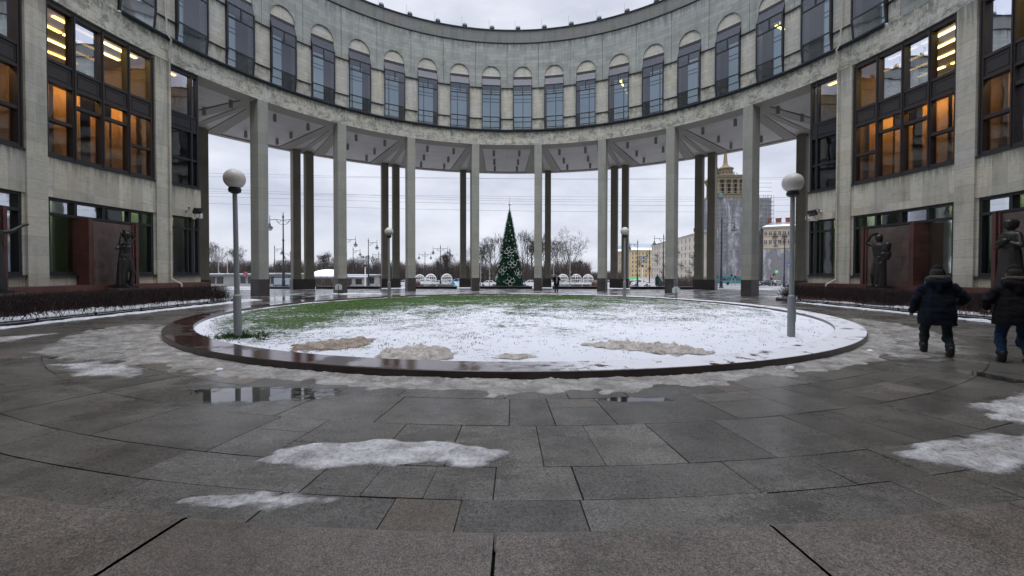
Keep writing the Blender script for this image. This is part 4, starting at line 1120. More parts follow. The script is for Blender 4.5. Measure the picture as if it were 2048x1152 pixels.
def lyre_ex(o, zz):
    b = MB(); b.smooth = True
    for s in (-1, 1):
        b.tube([(-.28 + s * .05, -.22, zz + 1.78), (-.28 + s * .17, -.22, zz + 1.95), (-.28 + s * .15, -.22, zz + 2.2), (-.28 + s * .10, -.22, zz + 2.45), (-.28 + s * .14, -.22, zz + 2.72)], [.035, .04, .035, .03, .022], 7)
    b.tube([(-.42, -.22, zz + 2.3), (-.12, -.22, zz + 2.3)], .02, 6)
    for k in (-.04, 0, .04): b.tube([(-.28 + k, -.22, zz + 1.8), (-.28 + k, -.22, zz + 2.3)], .006, 4)
    b.build('lyre', 'bronze', o)
statue('lyre', -83.25, lyre, 'dark bronze statue of a draped woman holding a tall lyre', extra=lyre_ex)
worker = [((.05, -.03, 2.26), (.05, -.05, 2.36), .13, .14), ((.05, 0, 2.05), (.05, -.02, 2.22), .08, .08), ((-.2, 0, 1.96), (.24, 0, 1.96), .12, .12), ((0, 0, 1.92), (0, 0, 1.4), .24, .17, (1.15, .8)),
          ((0, 0, 1.4), (.0, 0, 1.1), .17, .2, (1.1, .85)), ((-.1, 0, 1.08), (-.16, -.12, .58), .15, .11), ((-.16, -.12, .58), (-.2, -.02, .05), .1, .07), ((-.2, -.02, .05), (-.24, -.2, .03), .065, .05), ((.1, 0, 1.08), (.08, -.02, .55), .16, .12), ((.08, -.02, .55), (.06, 0, .05), .11, .08), ((.06, 0, .05), (.06, -.18, .03), .065, .05),
          ((.2, .02, 1.7), (.12, .05, .02), .10, .17), ((.1, -.1, 1.4), (.0, -.12, .1), .06, .09), ((-.25, 0, 1.97), (-.52, -.08, 2.14), .085, .07), ((-.52, -.08, 2.14), (-.3, -.1, 2.44), .068, .05), ((-.3, -.1, 2.44), (-.02, -.12, 2.56), .055, .06),
          ((.28, 0, 1.95), (.42, .0, 1.65), .09, .075), ((.42, 0, 1.65), (.32, -.2, 1.55), .07, .06), ((.38, -.05, 1.75), (.44, -.05, 1.98), .15, .13), ((.40, .0, 1.55), (.38, 0, 1.35), .14, .1)]
statue('worker', 82.85, worker, 'dark bronze statue of a muscular man shading his brow with a raised arm')
reader = [((0, -.04, 2.32), (0, -.06, 2.42), .14, .14), ((0, 0, 2.1), (0, -.02, 2.28), .08, .08), ((-.2, 0, 1.98), (.2, 0, 1.98), .12, .12), ((0, 0, 1.95), (0, 0, 1.4), .24, .2, (1.15, .85)), ((0, 0, 1.45), (.02, 0, .05), .23, .34, (1.1, .9)),
          ((-.12, -.1, 1.3), (-.2, -.16, .05), .1, .13), ((.12, -.1, 1.3), (.2, -.14, .05), .1, .13), ((-.26, 0, 1.96), (-.40, -.08, 1.55), .085, .07), ((-.40, -.08, 1.55), (-.10, -.26, 1.62), .07, .055), ((.26, 0, 1.96), (.40, -.05, 1.6), .085, .07), ((.40, -.05, 1.6), (.14, -.28, 1.75), .07, .055), ((-.06, -.3, 1.7), (.14, -.3, 1.78), .1, .1), ((0, .06, 2.4), (0, .06, 2.32), .15, .13)]
statue('reader', 99.75, reader, 'dark bronze statue of a robed figure with folded arms behind the second man')
flute = [((0, -.04, 2.3), (0, -.06, 2.4), .13, .13), ((0, 0, 2.1), (0, -.02, 2.26), .07, .07), ((-.18, 0, 1.97), (.18, 0, 1.97), .11, .11), ((0, 0, 1.95), (0, 0, 1.4), .21, .18, (1.1, .8)), ((0, 0, 1.45), (0, 0, .05), .2, .28, (1.1, .9)), ((-.1, -.1, 1.2), (-.14, -.14, .05), .1, .1),
         ((.22, 0, 1.97), (.5, -.1, 2.05), .08, .065), ((.5, -.1, 2.05), (.82, -.18, 2.3), .062, .045), ((.82, -.18, 2.3), (.95, -.2, 2.34), .05, .04), ((-.22, 0, 1.96), (-.36, -.05, 1.55), .08, .065), ((-.36, -.05, 1.55), (-.2, -.2, 1.35), .06, .05)]
statue('flute', -99.4, flute, 'dark bronze statue with one outstretched arm at the left picture edge')

# ---------------------------------------------------------------- courtyard things
def at(px, d):                                        # a spot d metres ahead of the viewer
    xc = (px - 1022) / 823.6 * d
    return (-.531 + xc * cos(YAW) + d * sin(YAW), -18.064 + d * cos(YAW) - xc * sin(YAW))
gl = None
for (x, y, rz, lab) in ((-6.84, -8.04, 0, 'near white globe lamp on a grey post, standing in a grassy spot of the lawn'), (6.64, -8.08, 1, 'near white globe lamp on a grey post, standing in clean snow'),
                        (-6.75, 5.0, 2, 'farther white globe lamp at the green far edge of the lawn, on the pavilion side'), (6.35, 4.7, 3, 'farther white globe lamp at the far lawn edge, in front of the apartment houses')):
    if gl is None:
        gl = empty('globe_lamp'); o = gl
        b = MB(); b.lathe([(.085, 0), (.085, 1.0), (.078, 1.03), (.06, 1.05)], seg=18); b.box((0, -.088, .55), (.07, .012, .3)); b.build('base_sleeve', 'pole_grey', gl)
        b = MB(); b.lathe([(.058, 1.0), (.050, 3.52)], seg=16); b.build('pole', 'pole_grey', gl)
        b = MB(); b.lathe([(.06, 3.46), (.13, 3.50), (.14, 3.56), (.11, 3.62)], seg=18); b.build('collar', 'iron_black', gl)
        b = MB(); b.smooth = True; b.sphere((0, 0, 3.81), .235, 28, 18); b.build('globe', 'globe_white', gl)
    else: o = copy_tree(gl)
    o.location = (x, y, lawn_z(x, y) - .02); o.rotation_euler = (0, RAD(-.8) if x < 0 and y < 0 else 0, rz)
    tag(o, lab, 'lamp', 'globe lamps on the lawn')
sg = None
for px, d, lab in ((677, 24.4, 'small pale notice board on a thin stake at the far left lawn edge'), (1352, 22.6, 'small pale notice board on a thin stake at the far right lawn edge')):
    x, y = at(px, d)
    if sg is None:
        sg = empty('notice_board'); o = sg
        b = MB(); b.box((0, 0, .62), (.40, .018, .28)); b.box((0, 0, .79), (.26, .016, .06)); b.build('board', 'sign_pale', sg)
        b = MB(); b.box((0, -.02, .37), (.028, .02, .74)); b.build('stake', 'iron_black', sg)
    else: o = copy_tree(sg)
    o.location = (x, y, lawn_z(x, y) - .03 if x * x + y * y < 121 else .14); tag(o, lab, 'sign', 'notice boards on the lawn')
o = empty('drain_grate', (-8.7, -9.74, 0), RAD(25), 'rusty iron drain slot in the paving between slush patches', 'drain')
b = MB(); b.box((0, 0, .004), (1.0, .30, .012)); b.build('frame', 'rust', o)
b = MB()
for k in range(14): b.box((-.44 + k * .068, 0, .014), (.03, .24, .012))
b.build('bars', 'iron_black', o)
b = MB(); b.smooth = True
lump = 0
for (x, y, r, lab) in ((4.35, -11.25, .065, 'white snow chunk lying against the kerb front'), (7.1, -9.75, .06, 'white snow chunk by the kerb near the wheel tracks'), (-5.2, -11.15, .05, 'tiny snow chunk by the puddle')):
    b = MB(); b.smooth = True; rr = random.Random(int(x * 100)); b.sphere((0, 0, 0), r, 10, 7, (1.4, .9, .8))
    b.v = [(vx * (1 + .7 * MN.noise((vx * 22, vy * 22, vz * 22 + x))), vy * (1 + .25 * MN.noise((vx * 9 + 3, vy * 9, vz * 9))), vz) for vx, vy, vz in b.v]
    tag(b.build('snow_chunk', 'snow', None, (x, y, r * .5), rr.random()), lab, 'snow chunk')

def hedge(name, x0, y0, y1, side, label, n, seed):
    rd = random.Random(seed); b = MB(); wd = 1.25
    def tw(p, q, r): b.tube([p, q], [r, r * .5], 3, False)
    for k in range(int((y1 - y0) / .16)):                  # stems
        y = y0 + k * .16 + rd.uniform(-.06, .06)
        for j in range(2):
            x = x0 + side * rd.uniform(.05, wd); z = -.02; px, py = x, y
            for _ in range(3):
                nx, ny, nz = px + rd.gauss(0, .05), py + rd.gauss(0, .09), z + .15
                tw((px, py, z), (nx, ny, nz), .009); px, py, z = nx, ny, nz
            for _ in range(3): tw((px, py, z - rd.uniform(0, .25)), (px + rd.gauss(0, .1), py + rd.gauss(0, .18), z + rd.uniform(.05, .3)), .006)
    for _ in range(n):                                     # clipped twiggy block
        t = rd.random(); x = x0 + side * (rd.random() ** 1.6) * wd; y = rd.uniform(y0 - .12, y1 + .1); z = .22 + .68 * rd.random() ** .8
        end = MN.noise((y * 1.4, x, seed)) * .06
        p = Vector((x, y, z)); q = p + Vector((rd.gauss(0, .07), rd.gauss(0, .12), rd.uniform(.03, .22)))
        q.z = min(q.z, .90 + end); q.x = max(q.x, x0 - .10) if side > 0 else min(q.x, x0 + .10)
        tw(p, q, rd.uniform(.0045, .009))
    for _ in range(n // 12):                               # stray shoots
        y = rd.uniform(y0, y1); x = x0 + side * rd.random() * wd
        tw((x, y, .82), (x + rd.gauss(0, .05), y + rd.gauss(0, .06), .9 + rd.random() * .14), .0045)
    yb = y1
    for _ in range(260):                                   # looser bush at the far end
        y = yb + abs(rd.gauss(0, .45)); x = x0 + side * rd.uniform(.1, 1.1)
        tw((x, y, 0 + rd.random() * .3), (x + rd.gauss(0, .15), y + rd.gauss(.1, .2), .4 + rd.random() * .55), .007)
    return tag(b.build(name, 'hedge_twig', fixn=False), label, 'hedge')
hedge('hedge', -15.45, -10.6, 4.6, -1, 'bare clipped brown hedge along the foot of the left wing', 15000, 3)
hedge('hedge', 16.45, -10.6, 6.2, 1, 'bare clipped brown hedge along the foot of the right wing', 15500, 4)
for s, x0, y1, lab in ((-1, -15.3, 5.0, 'low black rail in front of the left hedge'), (1, 16.25, 6.6, 'low black rail in front of the right hedge')):
    o = empty('low_rail', (x0, 0, 0), 0, lab, 'rail')
    b = MB(); b.box((0, (y1 - 10.6) / 2, .145), (.05, y1 + 10.6, .035)); b.box((0, (y1 - 10.6) / 2, .05), (.10, y1 + 10.6, .10)); b.build('rail', 'iron_black', o)
    for k in range(9):
        b = MB(); b.box((0, 0, 0), (.05, .05, .17)); b.build('post', 'iron_black', o, (0, y1 - .1 - k * 1.9, .1))

# ---------------------------------------------------------------- people (local +Y is the way they face)
def hand(P, up, fw, side, caps, grip=.5):
    """palm, four curled fingers and a thumb from the wrist P; fw points along the fingers"""
    P, fw, up = Vector(P), Vector(fw).normalized(), Vector(up).normalized(); sd = fw.cross(up).normalized() * side
    caps.append((P, P + fw * .075, .026, .034, (1.15, .62)))
    for k in range(4):
        q = P + fw * .085 + sd * (.028 - .019 * k); l = (.036, .043, .040, .031)[k]
        m = q + (fw * cos(grip) + up * -sin(grip)) * l; e = m + (fw * cos(grip * 2.2) + up * -sin(grip * 2.2)) * l * .9
        caps += [(q, m, .0095, .009), (m, e, .009, .0075)]
    t = P + fw * .03 + sd * .03; m = t + (fw * .6 + sd * .8).normalized() * .035
    caps += [(t, m, .011, .010), (m, m + (fw * .9 - up * .3).normalized() * .03, .0095, .008)]
def person(loc, heading, label, pose, h=1.76, coat='cloth_navy', legs='cloth_trousers', hem=.60, bulk=1.0, vox=.012, hat=None, hood=True, scarf=False, longc=False):
    o = empty('person', loc, -RAD(heading), label, 'person', None)
    k = h / 1.76; V = lambda *p: Vector(p) * k
    turn = {'walk_a': .35, 'walk_b': .1, 'photo': 0., 'stand': 0.}[pose]
    fwd = Vector((sin(turn), cos(turn), 0)); sid = Vector((cos(turn), -sin(turn), 0)); H = V(0, .05, 1.62)
    if pose == 'walk_a':
        lh, lk, la = V(-.11, 0, .88), V(-.15, .17, .50), V(-.17, .10, .115); rh, rk, ra = V(.11, 0, .88), V(.15, .03, .47), V(.16, -.14, .10)
        ls, le, lw = V(-.21, .0, 1.38), V(-.33, -.03, 1.10), V(-.36, .06, .86); rs, re, rw = V(.21, 0, 1.38), V(.40, -.01, 1.15), V(.34, .20, 1.04)
    elif pose == 'walk_b':
        lh, lk, la = V(-.11, 0, .90), V(-.14, .10, .50), V(-.15, .0, .10); rh, rk, ra = V(.11, 0, .90), V(.13, .10, .50), V(.14, -.12, .12)
        ls, le, lw = V(-.21, .0, 1.38), V(-.36, -.02, 1.14), V(-.31, .18, .99); rs, re, rw = V(.21, 0, 1.38), V(.34, .02, 1.14), V(.33, .14, .92)
    elif pose == 'photo':
        lh, lk, la = V(-.1, 0, .88), V(-.1, .03, .48), V(-.1, 0, .1); rh, rk, ra = V(.1, 0, .88), V(.1, .03, .48), V(.1, 0, .1)
        ls, le, lw = V(-.2, 0, 1.4), V(-.33, .05, 1.17), V(-.10, .24, 1.45); rs, re, rw = V(.2, 0, 1.4), V(.33, .05, 1.17), V(.10, .24, 1.45)
    else:
        lh, lk, la = V(-.1, 0, .88), V(-.1, .02, .48), V(-.1, 0, .1); rh, rk, ra = V(.1, 0, .88), V(.1, .02, .48), V(.1, 0, .1)
        ls, le, lw = V(-.2, 0, 1.4), V(-.25, 0, 1.13), V(-.22, .1, .9); rs, re, rw = V(.2, 0, 1.4), V(.25, 0, 1.13), V(.22, .1, .9)
    head = [(H + V(0, 0, .02), H + V(0, 0, .07), .094 * k, .098 * k), (H + fwd * .03 * k + V(0, 0, -.06), H + V(0, 0, 0), .062 * k, .08 * k), (H + fwd * .095 * k + V(0, 0, .02), H + fwd * .115 * k + V(0, 0, -.015), .012 * k, .017 * k),
            (H + fwd * .085 * k + V(0, 0, -.055), H + fwd * .09 * k + V(0, 0, -.06), .022 * k, .02 * k), (V(0, .01, 1.40), V(0, .03, 1.55), .062 * k, .056 * k)]
    for s in (-1, 1):
        head.append((H + sid * s * .092 * k + V(0, 0, .02), H + sid * s * .096 * k + V(0, 0, -.025), .018 * k, .012 * k, (.6, 1)))
        head.append((H + fwd * .088 * k + sid * s * .034 * k + V(0, 0, .035), H + fwd * .09 * k + sid * s * .034 * k + V(0, 0, .034), .013 * k, .012 * k))
    body = head + [(V(0, 0, 1.30), V(0, 0, 1.0), .13 * k, .13 * k, (1.2, .75)), (V(0, 0, 1.0), V(0, 0, .9), .15 * k, .15 * k, (1.1, .8)), (ls + V(.05, 0, -.06), rs + V(-.05, 0, -.06), .05 * k, .05 * k)]
    for a, c, e in ((lh, lk, la), (rh, rk, ra)):
        body += [(a, c, .085 * k, .058 * k), (c, e, .058 * k, .04 * k), (e - V(0, 0, .03), e + V(0, .13, -.06), .045 * k, .035 * k)]
    hands = []
    for a, c, e, sd in ((ls, le, lw, 1), (rs, re, rw, -1)):
        body += [(a + V(0, 0, -.05), c, .045 * k, .042 * k), (c, e, .040 * k, .030 * k)]
        d = (e - c).normalized(); inward = Vector((sd, 0, 0)); upv = (inward * -1 - d * (inward * -1).dot(d)).normalized()
        if vox < .016: hand(e, upv, d, sd, hands, .55)
        else: hands += [(e, e + d * .08, .032, .03)]
    blob('body', body + hands, 'skin', o, min(vox, .0085) if vox < .016 else vox, 2)
    # trousers and boots
    blob('trousers', [c for a, q, e in ((lh, lk, la), (rh, rk, ra)) for c in ((a, q, .108 * k, .080 * k), (q, e + V(0, 0, .05), .080 * k, .068 * k), (q + V(0, .01, -.12), q + V(0, .0, -.16), .084 * k, .078 * k), (e + V(0, .015, .10), e + V(0, .01, .05), .078 * k, .072 * k))] + [(lh + V(0, 0, .05), rh + V(0, 0, .05), .13 * k, .13 * k)], legs, o, vox, 1)
    tr = [c for c in bpy.data.objects if c.parent == o and c.name.startswith('trousers')][0].data; nm = [v.normal.copy() for v in tr.vertices]
    for v in tr.vertices: v.co += nm[v.index] * (MN.noise((v.co.x * 9, v.co.y * 9, v.co.z * 14)) * .014 - abs(MN.noise((v.co.x * 14, v.co.y * 14, v.co.z * 22))) * .012) * k
    for e in (la, ra):
        gz = -e.z + .028
        lift = 0 if e.z < .11 * k else .012
        blob('boot', [(e + V(0, -.02, .06), e + V(0, -.025, -.03), .062 * k, .06 * k), (e + V(0, -.04, -.062), e + V(0, .15, -.066), .045 * k, .04 * k, (1.05, .95)), (e + V(0, .05, -.05), e + V(0, .13, -.06), .05 * k, .042 * k)], 'boot', o, vox, 1)
    # coat
    g = bulk * k
    cp = [(V(0, 0, 1.33), V(0, -.01, 1.05), .175 * g, .205 * g, (1.2, .86)), (V(0, -.01, 1.10), V(0, -.005, hem + .22), .225 * g, .228 * g, (1.16, .90)), (V(0, -.01, hem + .3), V(0, 0, hem + .0), .226 * g, .240 * g, (1.19, .94)),
          (ls + V(.05, 0, -.03), rs + V(-.05, 0, -.03), .092 * g, .092 * g), (V(0, 0, 1.38), V(0, 0.01, 1.5), .15 * g, .095 * g), (ls + V(.06, 0, 0), V(-.05, 0, 1.49), .08 * g, .08 * g), (rs + V(-.06, 0, 0), V(.05, 0, 1.49), .08 * g, .08 * g)]
    rdm = random.Random(int(loc[0] * 10))
    for a, c, e in ((ls, le, lw), (rs, re, rw)):
        cp += [(a + V(0, 0, -.02), c, .086 * g, .078 * g), (c, e - (e - c) * .07, .078 * g, .060 * g)]
        for q in (.3, .62): m = a.lerp(c, q); cp.append((m, m + V(0, 0, .01), .088 * g, .086 * g))
        for q in (.2, .5, .8): m = c.lerp(e, q); cp.append((m, m + (e - c) * .02, (.080 - .016 * q) * g, (.078 - .016 * q) * g))
    co = blob('coat', cp, coat, o, vox, 2)
    me = co.data; cut = hem * k                             # level hem
    nm = [v.normal.copy() for v in me.vertices]
    for v in me.vertices:
        v.co.z = max(v.co.z, cut + .014 * MN.noise((v.co.x * 6, v.co.y * 6, 3.)) * k)
        a = (MN.noise((v.co.x * 6, v.co.y * 6, v.co.z * 3)) * .022 + MN.noise((v.co.x * 13, v.co.y * 13, v.co.z * 7)) * .012 - abs(MN.noise((v.co.x * 8 + v.co.z * 6, v.co.y * 8, v.co.z * 9))) * .018) * k; v.co += nm[v.index] * a
    if hood:
        blob('hood', [(V(-.10, -.11, 1.47), V(.10, -.11, 1.47), .085 * g, .085 * g), (V(-.12, -.02, 1.50), V(-.05, -.13, 1.46), .07 * g, .08 * g), (V(.12, -.02, 1.50), V(.05, -.13, 1.46), .07 * g, .08 * g), (V(0, -.14, 1.45), V(0, -.16, 1.32), .08 * g, .05 * g)], coat, o, vox, 2)
        fu = blob('fur_trim', [(V(-.14, .02, 1.53), V(-.12, -.09, 1.555), .042 * k, .048 * k), (V(-.12, -.09, 1.555), V(0, -.145, 1.555), .048 * k, .05 * k), (V(0, -.145, 1.555), V(.12, -.09, 1.555), .05 * k, .048 * k), (V(.12, -.09, 1.555), V(.14, .02, 1.53), .048 * k, .042 * k)], 'fur', o, vox, 1)
        nm = [v.normal.copy() for v in fu.data.vertices]
        for v in fu.data.vertices: v.co += nm[v.index] * (MN.noise(v.co * 40) * .014)
    hr = blob('hair', [(H + fwd * -.012 * k + V(0, 0, .05), H + fwd * -.02 * k + V(0, 0, -.01), .106 * k, .10 * k)], 'hair', o, vox, 1)
    if hat:
        cpz = [(H + V(0, 0, .07), H + V(0, 0, .11), .112 * k, .092 * k), (H + V(0, 0, .13), H + V(0, 0, .14), .075 * k, .07 * k)]
        if hat == 'cap': cpz += [(H + fwd * .09 * k + sid * .04 + V(0, 0, .065), H + fwd * .165 * k + sid * .0 + V(0, 0, .05), .05 * k, .035 * k, (1.3, .3)), (H + fwd * .09 * k - sid * .04 + V(0, 0, .065), H + fwd * .165 * k + V(0, 0, .05), .05 * k, .035 * k, (1.3, .3)), (H + sid * .09 * k + V(0, 0, .05), H + sid * .1 * k + V(0, 0, .0), .03, .02), (H - sid * .09 * k + V(0, 0, .05), H - sid * .1 * k + V(0, 0, 0), .03, .02)]
        blob('hat', cpz, 'cloth_black', o, vox, 1)
    if scarf:
        blob('scarf', [(V(-.1, .05, 1.48), V(.1, .05, 1.48), .06 * k, .06 * k), (V(.03, .2, 1.4), V(.02, .235, .85), .045 * k, .04 * k), (V(-.05, .2, 1.4), V(-.03, .23, 1.0), .04 * k, .04 * k)], 'scarf', o, vox, 1)
    return o
person((8.27, -9.98, 0), 36, 'man in dark navy parka with fur hood trim and cap, one elbow out, walking away', 'walk_a', 1.765, hat='cap', bulk=1.05, hem=.61)
person((8.95, -10.70, 0), 34, 'man in dark parka and blue jeans walking away at the right picture edge', 'walk_b', 1.76, coat='cloth_black', legs='cloth_jeans', hem=.70, bulk=1.02, hat='hat')
x, y = at(1113, 34.6)
o = person((x, y, GZ(y)), 180, 'person in dark coat and pale scarf beyond the lawn, hands raised to the face', 'photo', 1.6, hood=False, scarf=True, vox=.022, hem=.62, hat='hat')
x, y = at(1315, 54)
person((x, y, GZ(y) + .02), 20, 'person in a long dark teal coat standing far off by the low granite kerb', 'stand', 1.72, coat='cloth_teal', legs='cloth_black', hood=True, vox=.024, hem=.35, bulk=1.1, hat='hat')

# ---------------------------------------------------------------- fir tree and street furniture beyond the colonnade
tx, ty = at(1019, 60); TH, TR = 11.6, 2.25; tz = GZ(ty)
T = empty('decorated_fir', (tx, ty, tz), 0, 'tall narrow artificial fir tree with white wire flowers and a star on top', 'fir tree')
b = MB(); rd = random.Random(9)
for _ in range(26000):
    u = 1 - sqrt(rd.random()); z = u * TH; rad = TR * (1 - u) ** .93 * (.86 + .1 * rd.random() + .055 * sin(z * 7.5)) + .04
    t = rd.uniform(0, 2 * pi); o_ = Vector((cos(t), sin(t), 0)); p = o_ * rad * rd.uniform(.86, 1.0) + Vector((0, 0, z))
    l = rd.uniform(.16, .42) * (1 - .45 * u); d = (o_ + Vector((rd.gauss(0, .45), rd.gauss(0, .45), rd.uniform(-.55, .25)))).normalized(); sw = d.cross(Vector((0, 0, 1))).normalized() * l * .22
    b.add([p - sw, p + sw, p + d * l], [(0, 1, 2)])
b.build('foliage', 'needle', T, fixn=False)
b = MB(); b.lathe([(TR * .9, 0.02), (TR * .55, TH * .4), (.1, TH * .97)], seg=24); b.build('core', 'needle', T)
b = MB(); b.lathe([(.05, TH - .3), (.05, TH + .5)], seg=8); b.build('trunk', 'iron_black', T)
b = MB()
for k in range(8):
    a = k * pi / 4; l = (1.25 if k == 2 else (.72 if k % 2 == 0 else .42)); c = Vector((0, 0, TH + .6))
    e = c + Vector((cos(a) * l, 0, sin(a) * l)); sd = Vector((-sin(a), 0, cos(a))) * .09
    b.add([c - sd, c + sd, e, c + Vector((0, -.05, 0)), c + Vector((0, .05, 0))], [(0, 3, 2), (3, 1, 2), (1, 4, 2), (4, 0, 2)])
b.build('top_star', 'ornament', T)
def on_tree(px, py):
    dd = 60.; z = 1.65 - (py - 545.3) / 823.6 * dd - tz; u = z / TH; rad = TR * max(.02, 1 - u) ** .93 + .12
    x = (px - 1019) / 823.6 * dd; x = max(-rad * .9, min(rad * .9, x)); return Vector((x, -sqrt(max(.01, rad * rad - x * x)), z)), Vector((x, -sqrt(max(.01, rad * rad - x * x)), .25 * rad)).normalized()
for px, py, r in ((1018, 504, .36), (1024, 527, .36), (1005, 540.5, .36), (1036, 547, .34), (1019, 562, .38), (1000, 518, .28), (993, 554, .26), (1033, 503, .24)):
    c, n = on_tree(px, py); ux = Vector((0, 0, 1)).cross(n).normalized(); uy = n.cross(ux); b = MB(); rot = .2 * rd.random()
    for k in range(4):
        a = k * pi / 2 + rot; d = ux * cos(a) + uy * sin(a); b.torus(c + d * r * .98, r * .68, .018, n, 20, 5, 1.3, d)
    b.build('wire_flower', 'ornament', T)
for px, py, r in ((1010, 461, .34), (1020, 463, .4), (1012, 482, .4), (1025, 480, .4), (1005, 503, .35), (1017, 447, .25), (1029, 497, .3), (999, 541, .3)):
    c, n = on_tree(px, py); ux = Vector((0, 0, 1)).cross(n).normalized(); uy = n.cross(ux); b = MB()
    for k in range(8):
        a = k * pi / 4; d = ux * cos(a) + uy * sin(a); s = ux * -sin(a) + uy * cos(a); l = r * (1 if k % 2 == 0 else .6)
        b.add([c + s * .03, c - s * .03, c + d * l, c + n * .05], [(0, 3, 2), (3, 1, 2), (0, 1, 3)])
    b.build('star_ornament', 'star_gold', T)
for px, py in ((1017, 424), (1015, 439), (1011, 452), (1013, 474), (1018, 484), (1024, 472), (1005, 495), (1016, 517), (1029, 542), (1008, 529), (1026, 512), (1012, 535), (1021, 495), (1034, 520), (1003, 510), (1020, 452), (1016, 548), (1030, 532), (1018, 536), (1007, 477), (1022, 516), (1014, 498), (1028, 488), (998, 530), (1010, 517), (1027, 556), (1006, 562), (1036, 537)):
    c, n = on_tree(px + rd.uniform(-1, 1), py + rd.uniform(-1, 1)); b = MB(); b.smooth = True; b.sphere(c, rd.uniform(.05, .09), 8, 6); b.build('bauble', 'ornament', T)
# low granite kerbs between the outer columns
for px0, px1, d, lab in ((520, 582, 44, 'leftmost'), (636, 760, 45.5, 'between the second and third column pairs from the left'), (826, 913, 46.5, 'left of the fir tree, below the wire spheres'), (960, 1064, 47, 'at the foot of the fir tree'), (1106, 1194, 46.5, 'right of the fir tree, below the wire spheres'), (1262, 1334, 45.5, 'before the distant person in teal'), (1358, 1392, 44.5, 'rightmost')):
    (xa, ya), (xb, yb) = at(px0, d), at(px1, d); z = GZ(ya); m = ((xa + xb) / 2, (ya + yb) / 2); L_ = sqrt((xa - xb) ** 2 + (ya - yb) ** 2)
    b = MB(); b.box((0, 0, .12), (L_, .9, .24)); b.box((0, 0, .275), (L_ + .1, 1.0, .07))
    txt = 'long low dark granite kerb ' + (lab if lab[0] in 'bar' and not lab.startswith('right') else lab)
    if lab in ('leftmost', 'rightmost'): txt = lab + ' low dark granite kerb between the colonnade and the street'
    tag(b.build('granite_kerb', 'granite_black', None, (m[0], m[1], z - .02)), txt, 'kerb', 'low granite kerbs between the columns')
ps = None
for i, (px, d, s) in enumerate(((839.5, 64, 1.), (861.5, 60, 1.), (893.5, 59, 1.), (1126, 60, 1.), (1152.5, 60, 1.), (1176, 61, 1.))):
    x, y = at(px, d)
    if ps is None:
        ps = empty('wire_sphere_planter'); o = ps
        b = MB(); b.lathe([(.55, 0), (.60, .04), (.95, .46), (1.0, .52), (.9, .53), (.8, .46)], seg=24); b.build('bowl', 'pale_concrete', ps)
        b = MB()
        for k in range(8): a = k * pi / 8; b.torus((0, 0, 1.18), .80, .026, (cos(a), sin(a), 0), 28, 4)
        for z in (-.45, 0., .45): b.torus((0, 0, 1.18 + z), sqrt(.64 - z * z), .026, (0, 0, 1), 28, 4)
        b.torus((0, 0, 1.18), .80, .045, (0, 1, 0), 32, 4)
        b.build('wire_cage', 'white_paint', ps)
    else: o = copy_tree(ps)
    o.location = (x, y, GZ(y)); o.rotation_euler.z = i * .3
    tag(o, ['white wire sphere on a bowl planter, first from the left, partly behind a column', 'white wire sphere on a bowl planter, second from the left', 'white wire sphere on a bowl planter, beside the blue patterned car', 'white wire sphere on a bowl planter, right behind the person with the scarf', 'white wire sphere on a bowl planter, middle one of the three right of the fir', 'white wire sphere on a bowl planter, next to the brown stone ball'][i], 'planter', 'wire sphere planters by the street')
for px, d, lab in ((833, 58, 'brown stone ball beside the left wire sphere planters'), (1191, 57, 'brown stone ball beside the right wire sphere planters')):
    x, y = at(px, d); b = MB(); b.smooth = True; b.sphere((0, 0, .55), .55, 20, 12); b.lathe([(.35, 0), (.35, .12)], seg=16)
    tag(b.build('stone_ball', 'stone_ball', None, (x, y, GZ(y))), lab, 'stone ball', 'stone balls by the street')

def lamp_proto(arms, name='street_lamp', mat='iron_blue'):
    o = empty(name)
    b = MB(); b.lathe([(.30, 0), (.30, .12), (.22, .2), (.20, .9), (.26, 1.0), (.17, 1.1), (.14, 2.6), (.17, 2.7), (.12, 2.8)], seg=12); b.build('base', mat, o)
    b = MB(); b.lathe([(.11, 2.7), (.095, 6.2), (.14, 6.25), (.14, 6.4), (.085, 6.45), (.07, 9.2), (.12, 9.25), (.10, 9.5), (.03, 9.75), (.05, 9.85), (.0, 10.1)], seg=10); b.build('pole', mat, o)
    for s in arms:
        b = MB(); b.tube([(0, 0, 8.95), (s * 1.0, 0, 9.05), (s * 1.75, 0, 9.0)], .04, 6); b.tube([(s * .1, 0, 8.4), (s * .5, 0, 8.45), (s * .95, 0, 8.98)], .03, 5); b.tube([(s * .25, 0, 8.9), (s * .5, 0, 8.6), (s * .8, 0, 8.9)], .025, 5)
        b.tube([(s * 1.75, 0, 9.6), (s * 1.75, 0, 8.5)], [.03, .05], 6); b.build('arm', mat, o)
        b = MB(); b.lathe([(.05, 8.6), (.10, 8.5), (.13, 8.25), (.38, 8.02), (.42, 7.93), (.36, 7.9)], (s * 1.75, 0, 0), 12); l = b.build('lantern', mat, o)
        b = MB(); b.smooth = True; b.lathe([(.34, 7.905), (.31, 7.74), (.2, 7.6), (.02, 7.55)], (s * 1.75, 0, 0), 12); b.build('lamp_glass', 'globe_white', l)
    return o
LP2, LP1 = None, None
